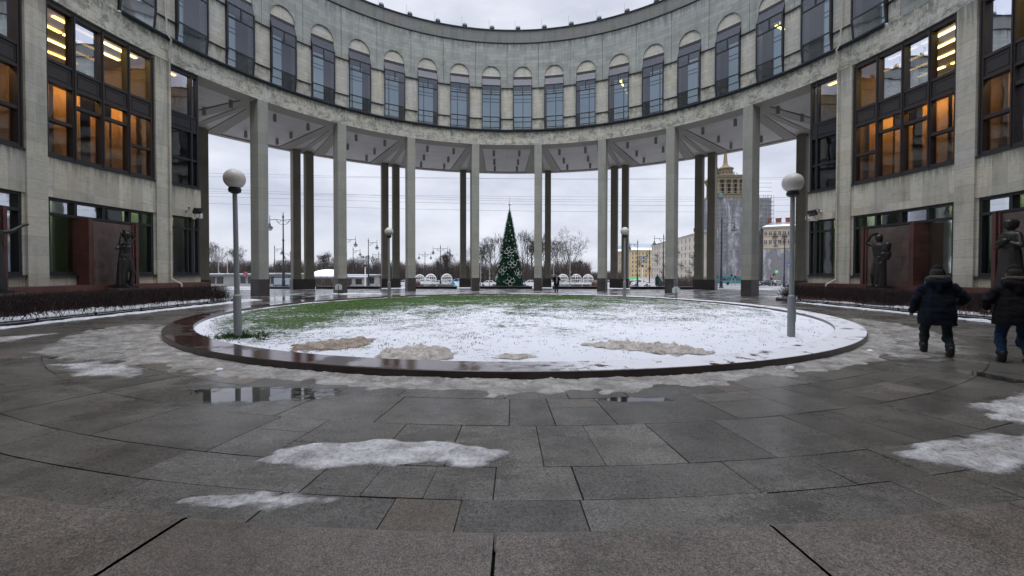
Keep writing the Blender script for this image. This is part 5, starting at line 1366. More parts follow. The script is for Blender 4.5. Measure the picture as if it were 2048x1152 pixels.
LPS = [(567, 424, 2, 0, 'tall double-armed iron street lamp between the first left columns'), (549.5, 489.5, 1, 0, 'iron street lamp with one arm just left of the tall double one'), (581, 501, 2, 0, 'small far street lamp close to a left column pair'), (693, 468, 1, 0, 'street lamp half hidden by a left column, its lantern showing at the right'),
       (706.5, 493, 1, 0, 'thin far street lamp with one arm beside the white floodlight mast'), (737, 475, 1, 0, 'street lamp with one arm just right of the left floodlight mast'), (757.5, 502, 2, 0, 'far double street lamp left of the inner left columns'), (850, 502, 2, 0, 'far double street lamp beyond the left wire spheres'), (881, 488, 2, 0, 'double-armed street lamp above the left wire spheres'), (899.5, 495, 1, 90, 'street lamp seen edge-on beside the double-armed one, left of the fir'),
       (1055, 487, 1, 90, 'street lamp seen edge-on just right of the fir tree'), (1327, 465, 2, 0, 'double-armed street lamp in front of the cream apartment house'), (1275, 477.5, 1, 180, 'street lamp with one arm in front of the yellow apartment house'), (1299, 495, 1, 90, 'far street lamp seen edge-on between the yellow and cream houses'), (1442.5, 430, 1, 0, 'tall street lamp with one arm in front of the wrapped tower'), (1568.5, 470, 1, 180, 'street lamp with one arm in front of the house right of the tower')]
for px, yt, na, rz, lab in LPS:
    g = LP2 if na == 2 else LP1
    if g is None:
        g = lamp_proto((-1, 1) if na == 2 else (1,)); o = g
        if na == 2: LP2 = g
        else: LP1 = g
    else: o = copy_tree(g)
    d = 823.6 * 8.2 / (545.3 - yt)
    for _ in range(4):
        x, y = at(px, d); d = 823.6 * (10.1 + GZ(y) - 1.65) / (545.3 - yt)
    x, y = at(px, d); o.location = (x, y, GZ(y)); o.rotation_euler.z = RAD(rz)
    tag(o, lab, 'street lamp', 'ornate iron street lamps')
mm = None
for px, d, lab in ((730.5, 92, 'white mast with four floodlights among the left street lamps'), (1285, 92, 'white mast with four floodlights before the yellow apartment house')):
    x, y = at(px, d)
    if mm is None:
        mm = empty('floodlight_mast'); o = mm
        b = MB(); b.lathe([(.16, 0), (.12, 3), (.10, 6.6)], seg=10); b.build('mast', 'white_paint', mm)
        b = MB(); b.bar((-.7, 0, 5.7), (.7, 0, 5.7), .1); b.bar((-.7, 0, 6.5), (.7, 0, 6.5), .1); b.box((0, 0, 4.6), (.35, .3, .5)); b.build('crossbar', 'iron_black', mm)
        for sx in (-.55, .55):
            for z in (5.7, 6.5):
                b = MB(); b.box((sx, -.2, z), (.72, .3, .6)); f = b.build('floodlight', 'iron_black', mm)
                b = MB(); b.box((sx, -.36, z), (.56, .02, .44)); b.build('lens', 'zinc', f)
    else: o = copy_tree(mm)
    o.location = (x, y, GZ(y)); tag(o, lab, 'floodlight mast', 'white floodlight masts')
for i, (px, yt, d, lab) in enumerate(((437, 512, 88, 'plain grey pole beside the left wing corner'), (455, 516, 88, 'plain grey pole right of another grey pole, far left'), (961, 510, 90, 'plain grey pole just left of the fir tree'), (979, 515, 92, 'second plain grey pole left of the fir tree'), (1107, 520, 92, 'plain grey pole behind the person with the scarf'), (1140, 508, 86, 'plain grey pole between two wire spheres'))):
    x, y = at(px, d); hh = 1.65 + (545.3 - yt) / 823.6 * d - GZ(y)
    b = MB(); b.lathe([(.13, 0), (.13, .8), (.10, .85), (.07, hh)], seg=8); b.box((.18, 0, hh * .45), (.22, .08, .25)); b.box((.15, 0, hh * .3), (.18, .1, .3))
    tag(b.build('grey_pole', 'pole_grey', None, (x, y, GZ(y))), lab, 'pole', 'plain grey poles by the street')

# ---------------------------------------------------------------- bare trees
def tree_mesh(seed, H=17., spread=.5, up=.75, depth=6):
    rd = random.Random(seed); tr, cr = MB(), MB()
    def grow(p, d, l, r, lev):
        pts = [p]; q = p.copy(); dd = d.copy(); n = 3
        for _ in range(n):
            dd = (dd + Vector((rd.gauss(0, .09), rd.gauss(0, .09), .05 * up))).normalized(); q = q + dd * l / n; pts.append(q.copy())
        (tr if lev < 2 else cr).tube(pts, [r * (1 - .14 * i) for i in range(n + 1)], 6 if lev < 2 else 3, False)
        if lev >= depth: return
        m = 3 if lev else 4
        t0 = rd.uniform(0, 2 * pi)
        x = dd.cross(Vector((0, 0, 1)) if abs(dd.z) < .95 else Vector((1, 0, 0))).normalized(); y = dd.cross(x)
        for k in range(m):
            t = t0 + k * 2 * pi / m + rd.gauss(0, .3); an = rd.uniform(.22, .22 + spread) * (.25 if k == 0 and lev < 3 else 1)
            nd = dd * cos(an) + (x * cos(t) + y * sin(t)) * sin(an); nd = (nd + Vector((0, 0, .12 * up))).normalized()
            s = pts[-1] if k < 2 else pts[-1].lerp(pts[-2], rd.random())
            grow(s, nd, l * rd.uniform(.62, .84) * (1.05 if k == 0 else .95), max(r * rd.uniform(.48, .64), .022), lev + 1)
    grow(Vector((0, 0, 0)), Vector((0, 0, 1)), H * .25, H * .017, 0)
    return tr, cr
VAR = []
for i, (sd, sp, up) in enumerate(((1, .5, .8), (2, .45, 1.1), (3, .6, .6), (5, .4, 1.2), (8, .55, .9))):
    o = empty('bare_tree'); tr, cr = tree_mesh(sd, 17., sp, up); tr.build('trunk', 'bark', o, fixn=False); cr.build('crown', 'twig', o, fixn=False)
    zz = max(v[2] for v in cr.v); VAR.append([o, zz, False])
TRS = [(428, 482, 118, 0), (446, 487, 125, 2), (462, 489, 120, 1), (506, 518, 150, 3), (560, 515, 150, 4), (651, 500, 130, 1), (640, 504, 140, 4), (700, 510, 140, 3), (748, 510, 150, 0), (760, 508, 135, 2), (872, 508, 150, 3), (886, 500, 150, 1), (903, 502, 150, 4), (925, 500, 140, 2), (955, 492, 145, 3), (985, 461, 118, 4), (968, 478, 130, 0), (1046, 457, 118, 0), (1058, 461, 125, 3), (1095, 470, 125, 1), (1135, 448, 112, 2), (1122, 468, 124, 4), (1160, 515, 150, 1), (530, 512, 150, 2), (688, 506, 150, 1), (1388, 548, 100, 3), (1345, 553, 92, 1), (1430, 547, 80, 0)]
used = [False] * 5
def tname(px):
    if px < 480: return 'beside the left wing corner'
    if px < 620: return 'between the first columns on the left'
    if px < 700: return 'over the white pavilion'
    if px < 790: return 'near the left floodlight mast'
    if px < 940: return 'beyond the left wire spheres'
    if px < 1000: return 'just left of the fir tree'
    if px < 1080: return 'just right of the fir tree'
    if px < 1200: return 'beyond the right wire spheres'
    return 'before the apartment houses'
TW = {0: 'first', 1: 'second', 2: 'third', 3: 'fourth'}
seen = {}
for px, yt, d, v in sorted(TRS):
    o, zz, u = VAR[v]
    if u:
        o = copy_tree(o)
    VAR[v][2] = True
    x, y = at(px, d); z = GZ(y); hh = 1.65 + (545.3 - yt) / 823.6 * d - z
    s = hh / zz; o.location = (x, y, z); o.scale = (s * (1.0 if s > .3 else 1.6), s * (1.0 if s > .3 else 1.6), s); o.rotation_euler.z = px * .37
    w_ = tname(px); k = seen.get(w_, 0); seen[w_] = k + 1
    num = sum(1 for q in TRS if tname(q[0]) == w_)
    tag(o, ('bare leafless tree ' + w_) if num == 1 else ('bare leafless tree %s, %s of %d from the left' % (w_, ORD[k], num)), 'tree', 'bare trees beyond the street')
b = MB(); rd = random.Random(77)
for _ in range(11000):                                     # far park thicket, one brown mass of stems and twigs
    px = rd.uniform(330, 1250); d = rd.uniform(150, 185); x, y = at(px, d)
    top = 6.2 + 2.6 * MN.noise((px * .018, 1, 0)) + 1.5 * MN.noise((px * .06, 2, 0)); z = GZ(y); l = max(1.2, (top + 2.2) * rd.uniform(.4, 1.0) ** .6)
    if px > 1180: l *= .55
    r = rd.uniform(.03, .09); lean = rd.gauss(0, .10)
    b.tube([(x, y, z), (x + lean * l * .5, y, z + l * .55), (x + lean * l + rd.gauss(0, .4), y, z + l)], [r, r * .7, .015], 3, False)
    for _ in range(2):
        q = rd.uniform(.4, .9); b.tube([(x + lean * l * q, y, z + l * q), (x + lean * l * q + rd.gauss(0, .9), y + rd.gauss(0, .5), z + l * min(1.05, q + rd.uniform(.1, .3)))], [r * .5, .012], 3, False)
tag(b.build('thicket', 'thicket', fixn=False), 'brown leafless park thicket along the far side of the street', 'woods', kind='stuff')
b = MB(); rd = random.Random(78)
for _ in range(2600):
    px = rd.uniform(1318, 1432) if rd.random() < .7 else rd.uniform(600, 700); d = rd.uniform(84, 98); x, y = at(px, d); z = GZ(y); l = rd.uniform(.6, 2.4)
    b.tube([(x, y, z), (x + rd.gauss(0, .3), y, z + l * .6), (x + rd.gauss(0, .6), y, z + l)], [.03, .022, .01], 3, False)
tag(b.build('undergrowth', 'thicket', fixn=False), 'low leafless shrubs before the apartment houses and the pavilion', 'shrubs', kind='stuff')

# ---------------------------------------------------------------- houses beyond the square
def facade(name, label, p0, p1, z0, z1, floors, cols, wall, depth=14., roofm='zinc', pitch=2.6, chim=3, balc=(), wsize=(1.2, 1.9), side=1, ground=True, cat='building', snow=True):
    """block whose front runs from p0 to p1 (x, y); local X along the front, -Y out of it"""
    p0, p1 = Vector((*p0, 0)), Vector((*p1, 0)); d = p1 - p0; Lg = d.length; rz = atan2(d.y, d.x)
    o = empty(name, (p0.x, p0.y, 0), rz, label, cat)
    b = MB(); b.box((Lg / 2, depth / 2, (z0 + z1) / 2), (Lg, depth, z1 - z0)); b.build('wall', wall, o)
    b = MB()
    b.box((Lg / 2, depth / 2, z1 - .25), (Lg + 1.0, depth + 1.0, .5)); b.box((Lg / 2, depth / 2, z1 + .1), (Lg + 1.5, depth + 1.5, .22))
    for zz in (z0 + (z1 - z0) * .30, z0 + (z1 - z0) * .62): b.box((Lg / 2, -.08, zz), (Lg + .3, .3, .28))
    b.build('cornice', wall, o)
    b = MB(); e = .6
    vs = [(-e, -e, z1 + .22), (Lg + e, -e, z1 + .22), (Lg + e, depth + e, z1 + .22), (-e, depth + e, z1 + .22), (3, depth * .4, z1 + pitch), (Lg - 3, depth * .4, z1 + pitch), (Lg - 3, depth * .6, z1 + pitch), (3, depth * .6, z1 + pitch)]
    b.add(vs, [(0, 1, 5, 4), (1, 2, 6, 5), (2, 3, 7, 6), (3, 0, 4, 7), (4, 5, 6, 7)]); r = b.build('roof', roofm, o)
    if snow:
        b = MB()
        b.add([(v[0], v[1] - .03, v[2] + .05) for v in vs[:2]] + [(Lg + e - 1.8, depth * .1, z1 + .3 + pitch * .32), (-e + 1.8, depth * .1, z1 + .3 + pitch * .32)], [(0, 1, 2, 3)]); b.build('snow', 'snow', r)
    for k in range(chim):
        b = MB(); x = Lg * (k + .6) / (chim + .2); b.box((x, depth * .45, z1 + pitch + .6), (2.2, 1.2, 2.4)); b.box((x, depth * .45, z1 + pitch + 1.9), (2.5, 1.5, .25)); b.build('chimney', 'brick_red', r)
    fh = (z1 - z0 - 1.) / floors; w0 = None
    for f in range(floors):
        for c in range(cols):
            x = Lg * (c + .5) / cols; z = z0 + fh * (f + .55)
            if w0 is None:
                b = MB(); a, h = wsize
                b.cur = 0; b.box((0, -.02, 0), (a, .08, h)); b.cur = 1
                for q in (-a / 2, 0, a / 2): b.box((q, -.07, 0), (.12, .08, h))
                for q in (-h / 2, h * .2, h / 2): b.box((0, -.072, q), (a, .08, .12))
                b.box((0, -.12, -h / 2 - .12), (a + .3, .25, .12)); b.box((0, -.06, h / 2 + .15), (a + .3, .12, .2))
                w0 = b.build('window', ['window_dark', 'plaster_pale'], o); q = w0
            else:
                q = w0.copy(); COL.objects.link(q); q.parent = o
            q.location = (x, -.02, z)
    for c, f in balc:
        x = Lg * (c + .5) / cols; z = z0 + fh * f + fh * .1; b = MB()
        b.box((x, -.6, z), (Lg / cols * 1.1, 1.2, .2))
        for k in range(12): b.box((x + Lg / cols * .53 * (k / 5.5 - 1), -1.15, z + .55), (.06, .06, 1.))
        b.box((x, -1.15, z + 1.05), (Lg / cols * 1.1, .1, .1)); b.build('balcony', 'iron_black', o)
    return o
def ATT(px, d): return at(px, d)
facade('apartment_house', 'long cream apartment house with balconies, receding along the avenue', at(1303, 300), at(1402, 200), -2.2, 21.6, 6, 15, 'plaster_cream', balc=[(2, 3), (2, 4), (5, 2), (7, 2), (9, 4), (10, 2), (12, 1), (13, 2), (13, 3), (8, 4), (4, 1)], chim=2)
facade('apartment_house', 'yellow apartment house with a blue grey mansard roof behind the cream one', at(1262, 345), at(1322, 350), -2.2, 20.6, 6, 9, 'plaster_yellow', pitch=6., chim=0, balc=[(2, 3), (5, 2), (7, 4), (6, 1)])
facade('apartment_house', 'ochre house wing standing farthest left behind the yellow apartment house', at(1224, 372), at(1262, 346), -2.2, 20.2, 6, 8, 'plaster_buff', pitch=6., chim=1)
hb = facade('apartment_house', 'buff house with red chimneys right of the wrapped tower, its lower floors netted', at(1526, 190), at(1612, 182), -2.2, 22.6, 6, 9, 'plaster_buff', chim=4, balc=[(2, 5), (4, 5), (6, 5)])
b = MB(); b.box((9.6, -1.5, 5.0), (19.4, 1.2, 14.8)); b.build('scaffold_net', 'scaffold_net', hb)
# scaffolded corner tower
cx, cy = at(1464, 196); K = 196 / 823.6
o = empty('corner_tower', (cx, cy, 0), -.06, 'tall corner tower with a colonnaded belvedere and spire, wrapped in grey scaffold netting', 'building')
Z = lambda py: 1.65 + (545.3 - py) * K
b = MB(); b.box((3.6, 5, (Z(396) - 2.2) / 2), (26, 10, Z(396) + 2.2)); b.box((0, 8, (Z(388) + Z(397)) / 2), (15, 15, Z(388) - Z(397))); b.build('wall', 'plaster_tower', o)
b = MB(); rd = random.Random(6)
x0, x1, zt = -10.6, 17.0, Z(397)
nx, nz = 46, 60
vs = [(x0 + (x1 - x0) * i / nx, -1.3 + .35 * MN.noise((i * .35, j * .12, 0)) + .25 * MN.noise((i * 1.1, j * .5, 3)) - (.6 if 12 < i < 16 else 0), -2.2 + (zt + 2.2) * j / nz) for j in range(nz + 1) for i in range(nx + 1)]
b.add(vs, [(j * (nx + 1) + i, j * (nx + 1) + i + 1, (j + 1) * (nx + 1) + i + 1, (j + 1) * (nx + 1) + i) for j in range(nz) for i in range(nx)])
b.box((x0 + .2, 4.4, (zt - 2.2) / 2), (.3, 11.3, zt + 2.2)); b.box((x1 - .3, 6, (zt - 2.2) / 2 - 3), (.3, 14, zt - 4))
b.build('scaffold_net', 'scaffold_net', o)
b = MB()
for k in range(24): z = -1 + k * 1.95; b.box((3.2, -1.75, z), (27.8, .12, .14))
for k in range(16): b.box((x0 + (x1 - x0) * k / 15, -1.72, zt / 2 - .5), (.12, .1, zt + 3.5))
for k in range(7): z = Z(452) + k * 1.9; b.box((16.6, 3, z), (4.2, 8, .16))
for k in range(4):
    b.box((14.6 + k * 1.3, -1.0, Z(425)), (.1, .1, Z(396) - Z(452) + 3)); b.box((14.6 + k * 1.3, 6.5, Z(425)), (.1, .1, Z(396) - Z(452) + 3))
b.build('scaffold_frame', 'pole_grey', o)
b = MB()
zb, zc = Z(388), Z(358)
b.box((0, 7.5, zb + .25), (14.6, 14.6, .5)); b.box((0, 7.5, zc + .5), (13.6, 13.6, 1.0)); b.box((0, 7.5, zc + 1.35), (14.6, 14.6, .7)); b.box((0, 7.5, zc + 1.9), (15.2, 15.2, .4)); b.box((0, 7.5, (zb + zc) / 2), (9.6, 9.6, zc - zb))
b.build('belvedere', 'plaster_tower', o)
cprof = [(.72, zb + .5), (.72, zb + 1.0), (.52, zb + 1.1), (.44, zc - .9), (.7, zc - .5), (.74, zc)]
for k in range(5):
    b = MB(); b.lathe(cprof, (-6.1 + k * 3.05, 1.2, 0), 10); b.build('column', 'plaster_tower', o)
for k in range(1, 5):
    for sx in (-6.1, 6.1):
        b = MB(); b.lathe(cprof, (sx, 1.2 + k * 3.05, 0), 10); b.build('column', 'plaster_tower', o)
for k in range(3):
    b = MB(); x = -3.05 + k * 3.05; pts = [(x - .95, zb + .6), (x + .95, zb + .6)] + [(x + .95 * cos(pi * q / 8), zc - 2.6 + .95 * sin(pi * q / 8)) for q in range(9)]
    b.add([(u, 2.64, v) for u, v in pts], [tuple(range(len(pts)))]); b.build('arch', 'window_dark', o, fixn=False)
b = MB(); zr = zc + 2.1
b.lathe([(5.6, zr), (5.6, zr + .4), (4.3, zr + .5), (4.2, Z(343)), (3.15, Z(342.8)), (3.05, Z(333)), (3.7, Z(332)), (3.8, Z(330)), (3.1, Z(328.5)), (1.7, Z(325)), (1.25, Z(322)), (1.0, Z(320)), (.95, Z(316)), (.72, Z(304)), (.5, Z(288)), (.2, Z(262)), (.03, Z(254))], (0, 7.5, 0), 12)
for k in range(8): b.bar((2.95 * cos(k * pi / 4 + .2), 7.5 + 2.95 * sin(k * pi / 4 + .2), Z(342)), (2.95 * cos(k * pi / 4 + .2), 7.5 + 2.95 * sin(k * pi / 4 + .2), Z(333)), .5)
b.build('spire', 'plaster_tower', o)
b = MB()
for rr_ in (5.5, 3.9):
    zq = zr + .4 if rr_ > 5 else Z(343)
    b.torus((0, 7.5, zq + 1.1), rr_, .06, (0, 0, 1), 24, 4)
    for k in range(20): b.box((rr_ * cos(k * pi / 10), 7.5 + rr_ * sin(k * pi / 10), zq + .55), (.12, .12, 1.1))
b.build('railing', 'iron_black', o)
b = MB(); b.lathe([(.5, zc + 2.), (.5, zc + 3), (.25, zc + 3.2), (.2, zc + 5.4), (.05, zc + 5.8)], (-6.9, .6, 0), 8); b.build('finial', 'iron_black', o)
b = MB(); b.lathe([(.8, Z(400)), (1.3, Z(396)), (1.0, Z(390)), (.3, Z(384))], (-6.2, -1.2, 0), 10); b.build('copper_urn', 'verdigris', o)
# pavilion and kiosks at the left
x, y = at(648, 100); z = GZ(y)
o = empty('pavilion', (x, y, z), .1, 'low pale pavilion with a shallow white domed roof beyond the left columns', 'building')
b = MB(); b.box((2, 5, 1.1), (15, 9, 2.2)); b.build('wall', 'pale_concrete', o)
b = MB(); b.box((2, 5, 2.35), (16, 10, .35)); b.smooth = True; b.sphere((-.4, 5, 2.3), 4.4, 24, 10, (1, 1, .42)); b.build('roof', 'snow', o)
b = MB(); b.sphere((-.2, 4.6, 2.5), 3.6, 20, 8, (1, 1, .42)); b.build('skylight', 'zinc', o)
for k in range(6):
    b = MB(); b.box((-4 + k * 2.4, .46, 1.1), (1.5, .1, 1.3)); b.build('window', 'window_dark', o)
def kiosk(px, d, wd, hh, label, rz=0.):
    x, y = at(px, d); o = empty('kiosk', (x, y, GZ(y)), rz, label, 'kiosk')
    b = MB(); b.box((0, 2, hh / 2), (wd, 4, hh)); b.build('wall', 'pale_concrete', o)
    b = MB(); b.box((0, 1.8, hh + .12), (wd + .8, 5, .24)); r = b.build('roof', 'pole_grey', o)
    b = MB(); b.box((0, 1.8, hh + .30), (wd + .75, 4.9, .12)); b.build('snow', 'snow', r)
    n = max(2, int(wd / 1.6))
    for k in range(n):
        b = MB(); b.box((-wd / 2 + wd * (k + .5) / n, -.03, hh * .55), (wd / n * .8, .08, hh * .6)); b.build('window', 'window_dark', o)
kiosk(432, 84, 3.2, 2.3, 'pale kiosk touching the left wing corner'); kiosk(472, 96, 8.5, 2.6, 'long low kiosk with a snowy flat roof behind the near left lamp')
kiosk(541, 84, 1.8, 2.4, 'narrow beige kiosk between the first columns on the left'); kiosk(560, 96, 10., 2.7, 'snow-topped kiosk row behind the tall double street lamp'); kiosk(712, 104, 9.5, 2.6, 'low white-fronted kiosk beside the left floodlight mast')
for px, wd, lab in ((563, 2.6, 'wide grey information panel by the tall double street lamp'), (579, 1.6, 'narrow grey information panel beside a left column pair')):
    x, y = at(px, 66); o = empty('information_panel', (x, y, GZ(y)), 0, lab, 'panel')
    b = MB(); b.box((0, 0, .95), (wd, .12, 1.35)); b.build('frame', 'iron_black', o); b = MB(); b.box((0, -.07, .95), (wd - .25, .02, 1.1)); b.build('face', 'zinc', o)
    b = MB(); b.box((-wd * .35, 0, .15), (.1, .1, .3)); b.box((wd * .35, 0, .15), (.1, .1, .3)); b.build('feet', 'iron_black', o)

# ---------------------------------------------------------------- traffic
def car(mat, h=1.48, l=4.4):
    o = empty('parked_car'); hl = l / 2; b = MB(); wd = .88
    prof = [(-hl, .35), (-hl + .05, .75), (-hl + .35, .95), (-hl + .8, 1.0), (hl - 1.5, .98), (hl - .4, .80), (hl - .05, .62), (hl, .35), (hl - .2, .25), (-hl + .2, .25)]
    n = len(prof)
    b.add([(x, -wd, z) for x, z in prof] + [(x, wd, z) for x, z in prof], [tuple(range(n)), tuple(range(n, 2 * n))[::-1]] + [(k, k + n, (k + 1) % n + n, (k + 1) % n) for k in range(n)])
    rf = [(-hl + .75, .98), (-hl + 1.25, h - .06), (-hl + 1.6, h), (hl - 1.95, h), (hl - 1.75, h - .05), (hl - 1.0, .96)]
    m = len(rf); t = .16
    b.add([(x, -wd * (1 - t), z) for x, z in rf[1:5]] + [(x, wd * (1 - t), z) for x, z in rf[1:5]], [(0, 4, 5, 1), (1, 5, 6, 2), (2, 6, 7, 3), (0, 1, 2, 3), (7, 6, 5, 4)])
    for s in (-1, 1):
        for xa, za, xb, zb in ((rf[0][0], .98, rf[1][0], h - .06), (rf[5][0], .96, rf[4][0], h - .05), (0, .98, -.05, h - .03)): b.bar((xa, s * wd * .97, za), (xb, s * wd * (1 - t), zb), .09)
    b.build('body', mat, o)
    g = MB()
    g.add([(x, -wd * (.965 if i in (0, 5) else .83), z) for i, (x, z) in enumerate(rf)] + [(x, wd * (.965 if i in (0, 5) else .83), z) for i, (x, z) in enumerate(rf)], [tuple(range(m)), tuple(range(m, 2 * m))[::-1], (0, m, m + 1, 1), (4, 4 + m, 5 + m, 5)]); g.build('glass', 'glass_car', o)
    g = MB(); g.box((0, 0, .6), (l * .8, 1.5, .7)); g.build('cabin', 'iron_black', o)
    for s in (-1, 1):
        for x in (-hl + .82, hl - .85):
            R4 = Matrix.Translation((x, s * .80, .33)) @ Matrix.Rotation(pi / 2, 4, 'X')
            w_ = MB(); w_.lathe([(.2, -.1), (.32, -.11), (.33, 0), (.32, .11), (.2, .1)], seg=18); w_.v = [tuple(R4 @ Vector(p)) for p in w_.v]; w = w_.build('wheel', 'tyre', o)
            w_ = MB(); w_.lathe([(.19, -.112), (.19, .112)], seg=12); w_.v = [tuple(R4 @ Vector(p)) for p in w_.v]; w_.build('rim', 'rim', w)
        k = MB(); k.box((hl - .12, s * .62, .68), (.2, .38, .14)); k.build('headlight', 'head_lamp', o)
        k = MB(); k.box((-hl + .06, s * .68, .82), (.12, .26, .2)); k.build('tail_light', 'tail_lamp', o)
    return o
CARS = {}
for i, (px, d, mat, rz, big, lab) in enumerate(((486, 100, 'car_white', 180, 1, 'white car before the kiosks at the far left'), (716, 104, 'car_white', 20, 1, 'white car standing by the low white-fronted kiosk'), (853, 86, 'car_white', 0, 1.15, 'white van-like car among the left wire spheres'), (872, 106, 'car_white', 180, 1, 'white car seen through the left wire spheres'), (889, 100, 'car_white', 0, 1, 'white car in front of the third wire sphere from the left'),
    (917, 80, 'car_blue', 180, 1.1, 'blue and white patterned car half behind a column'), (812, 96, 'car_white', 0, 1, 'white car in the gap between the inner left columns'), (977, 108, 'car_white', 180, 1, 'white car just left of the fir tree'), (1046, 112, 'car_grey', 0, 1, 'grey car behind the fir tree base'), (1061, 96, 'car_white', 180, 1, 'white car between the fir tree and the next column'),
    (1102, 92, 'car_white', 180, 1, 'white car directly left of the person with the scarf'), (1141, 100, 'car_white', 0, 1, 'white car with red tail lights behind the right wire spheres'), (1166, 112, 'car_white', 180, 1, 'white car between the two rightmost wire spheres'), (1219, 96, 'car_white', 0, 1, 'white car in the narrow gap between right columns'), (1281, 104, 'car_white', 0, 1.12, 'white estate car left of the person in teal'), (1262, 118, 'car_dark', 180, 1, 'dark car behind the far right globe lamp'),
    (1533, 110, 'car_dark', 180, 1.1, 'dark car right of the big right column'), (1553, 124, 'car_white', 10, 1, 'white car below the traffic lights'), (1566, 112, 'car_grey', 0, 1, 'grey car beside the right wing corner'), (1395, 120, 'car_white', 0, 1, 'white car between the right column pair'))):
    if mat not in CARS: CARS[mat] = car(mat); o = CARS[mat]
    else: o = copy_tree(CARS[mat])
    x, y = at(px, d); o.location = (x, y, GZ(y)); o.rotation_euler.z = RAD(rz) - YAW; o.scale = (1, 1, big)
    tag(o, lab, 'car', 'cars along the street')
x, y = at(1472, 128); o = empty('city_bus', (x, y, GZ(y)), 0, 'teal city bus in front of the wrapped tower', 'bus')
b = MB(); b.box((0, 0, 1.55), (10.5, 2.4, 2.3)); b.box((0, 0, 2.78), (10.2, 2.2, .16)); b.build('body', 'bus_teal', o)
for k in range(7):
    b = MB(); b.box((-4.4 + k * 1.45, -1.21, 1.9), (1.25, .05, .95)); b.build('window', 'glass_car', o)
for px in (-3.2, 3.4):
    b = MB(); b.lathe([(.45, -.15), (.5, 0), (.45, .15)], seg=16); b.v = [(p[0] + px, -1.1 + p[2], .5 + p[1]) for p in b.v]; b.build('wheel', 'tyre', o)
def traffic(px, d, h, label, lit):
    x, y = at(px, d); o = empty('traffic_light', (x, y, GZ(y)), 0, label, 'traffic light')
    b = MB(); b.lathe([(.09, 0), (.07, h)], seg=8); b.build('pole', 'pole_grey', o)
    b = MB(); b.box((0, -.12, h - .5), (.36, .25, 1.05)); b.build('housing', 'iron_black', o)
    b = MB(); b.smooth = True; b.sphere((0, -.26, h - .5 + (.32 if lit == 'sign_red' else -.32)), .15, 10, 6, (1, .4, 1)); b.build('lens', lit, o)
traffic(1542.5, 104, 2.6, 'traffic light showing red beside the right wing corner', 'sign_red'); traffic(1547.5, 116, 3.6, 'traffic light showing green beside the right wing corner', 'sign_green')
traffic(1463, 110, 3.2, 'traffic light showing green above the teal bus', 'sign_green'); traffic(1470.5, 110, 3.2, 'traffic light showing red above the teal bus', 'sign_red')
def road_sign(px, py, d, r, mat, label, shape='round'):
    x, y = at(px, d); z = GZ(y); zz = 1.65 + (545.3 - py) / 823.6 * d - z; o = empty('road_sign', (x, y, z), 0, label, 'sign')
    b = MB(); b.lathe([(.04, 0), (.04, zz)], seg=6); b.build('post', 'pole_grey', o)
    b = MB()
    if shape == 'round': b.lathe([(r, -.02), (r, .02)], seg=20); b.v = [(p[0], -.06 + p[2], zz + p[1]) for p in b.v]
    else: b.box((0, -.06, zz), (r * 2, .04, r * 2))
    f = b.build('face', mat, o)
    if mat == 'sign_pink':
        b = MB(); b.torus((0, -.085, zz), r * .85, r * .12, (0, 1, 0), 20, 4); b.bar((-r * .6, -.09, zz + r * .6), (r * .6, -.09, zz - r * .6), r * .2, .02); b.build('ring', 'tail_lamp', f)
    if mat == 'sign_blue':
        b = MB(); b.bar((-r * .6, -.09, zz - r * .1), (r * .5, -.09, zz - r * .1), r * .22, .02); b.bar((r * .1, -.09, zz + r * .5), (r * .55, -.09, zz - r * .1), r * .2, .02); b.bar((r * .1, -.09, zz - r * .6), (r * .1, -.09, zz + r * .4), r * .2, .02); b.build('arrow', 'white_paint', f)
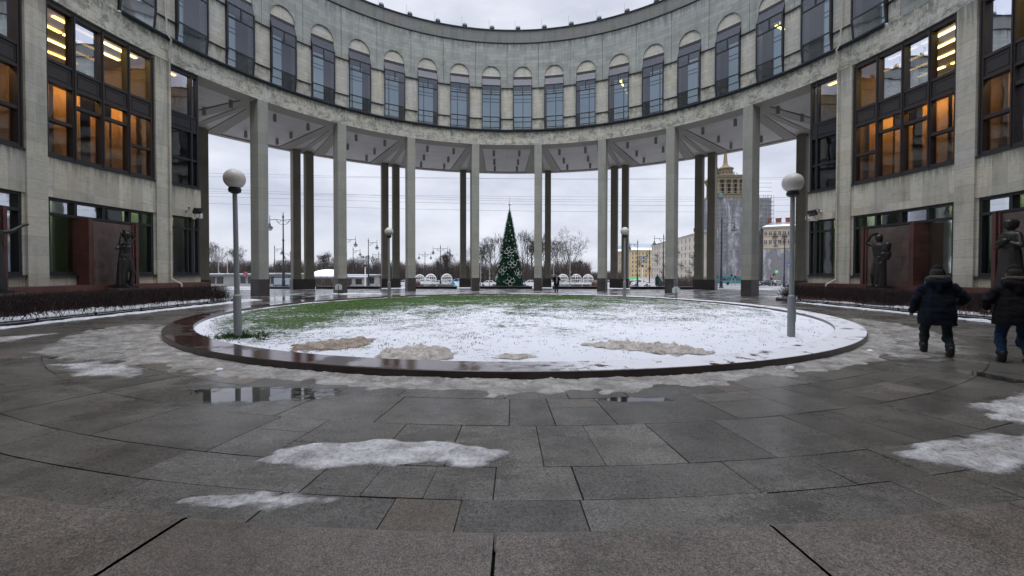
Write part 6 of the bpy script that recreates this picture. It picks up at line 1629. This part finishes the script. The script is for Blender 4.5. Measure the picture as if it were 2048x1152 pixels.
road_sign(491.5, 548.5, 80, .42, 'sign_pink', 'round pink and blue no-parking sign before the left kiosks'); road_sign(1575.8, 529, 90, .36, 'sign_blue', 'square blue road sign with a white arrow beside the right wing', 'sq')
x, y = at(1553, 130); zz = 1.65 + (545.3 - 542.5) / 823.6 * 130; o = empty('pharmacy_sign', (x, y, 0), 0, 'green glowing shop sign near the right wing corner', 'sign')
b = MB(); b.box((0, 0, zz), (.9, .2, .9)); b.build('panel', 'sign_green', o); b = MB(); b.bar((0, -.12, zz - .3), (0, -.12, zz + .3), .12); b.bar((-.3, -.12, zz), (.3, -.12, zz), .12); b.build('cross', 'white_paint', o); b = MB(); b.lathe([(.06, -2.), (.06, zz - .4)], seg=6); b.build('post', 'pole_grey', o)
for i, (px, py, d) in enumerate(((1267, 556, 200), (1283, 561, 210), (1275, 560, 205))):
    x, y = at(px, d); z = 1.65 + (545.3 - py) / 823.6 * d; b = MB(); b.box((0, 0, 0), (5, .4, 1.1))
    tag(b.build('shop_sign', ('sign_green', 'sign_orange', 'white_paint')[i], None, (x, y, z)), ('green lit shop sign at the foot of the yellow house', 'orange lit shop sign at the foot of the yellow house', 'white awning strip at the foot of the yellow house')[i], 'sign')
# overhead tram and trolleybus wires
for i, (yl, yr, d0, d1, sag) in enumerate(((345, 358, 62, 66, 2), (374, 398, 62, 62, 3), (379, 402, 66, 66, 3), (384, 392, 70, 70, 2), (388, 408, 58, 58, 3), (402, 420, 60, 60, 4), (352, 356, 74, 74, 2))):
    pts = []
    for k in range(25):
        u = k / 24; px = 300 + (1720 - 300) * u; d = d0 + (d1 - d0) * u; py = yl + (yr - yl) * sin(pi * .5 * min(1, u * 1.35)) + sag * sin(pi * u) + (-14 * max(0, u - .62) if i < 3 else 10 * (u - .5) ** 2)
        x, y = at(px, d); pts.append((x, y, 1.65 + (545.3 - py) / 823.6 * d))
    b = MB(); b.tube(pts, .016, 4)
    tag(b.build('overhead_wire', 'cable'), '%s overhead tram wire from the top, crossing the sky beyond the columns' % ['topmost', 'third', 'fourth', 'fifth', 'sixth', 'lowest', 'second'][i], 'wire', 'overhead tram wires')

bpy.data.scenes.remove(TMP)
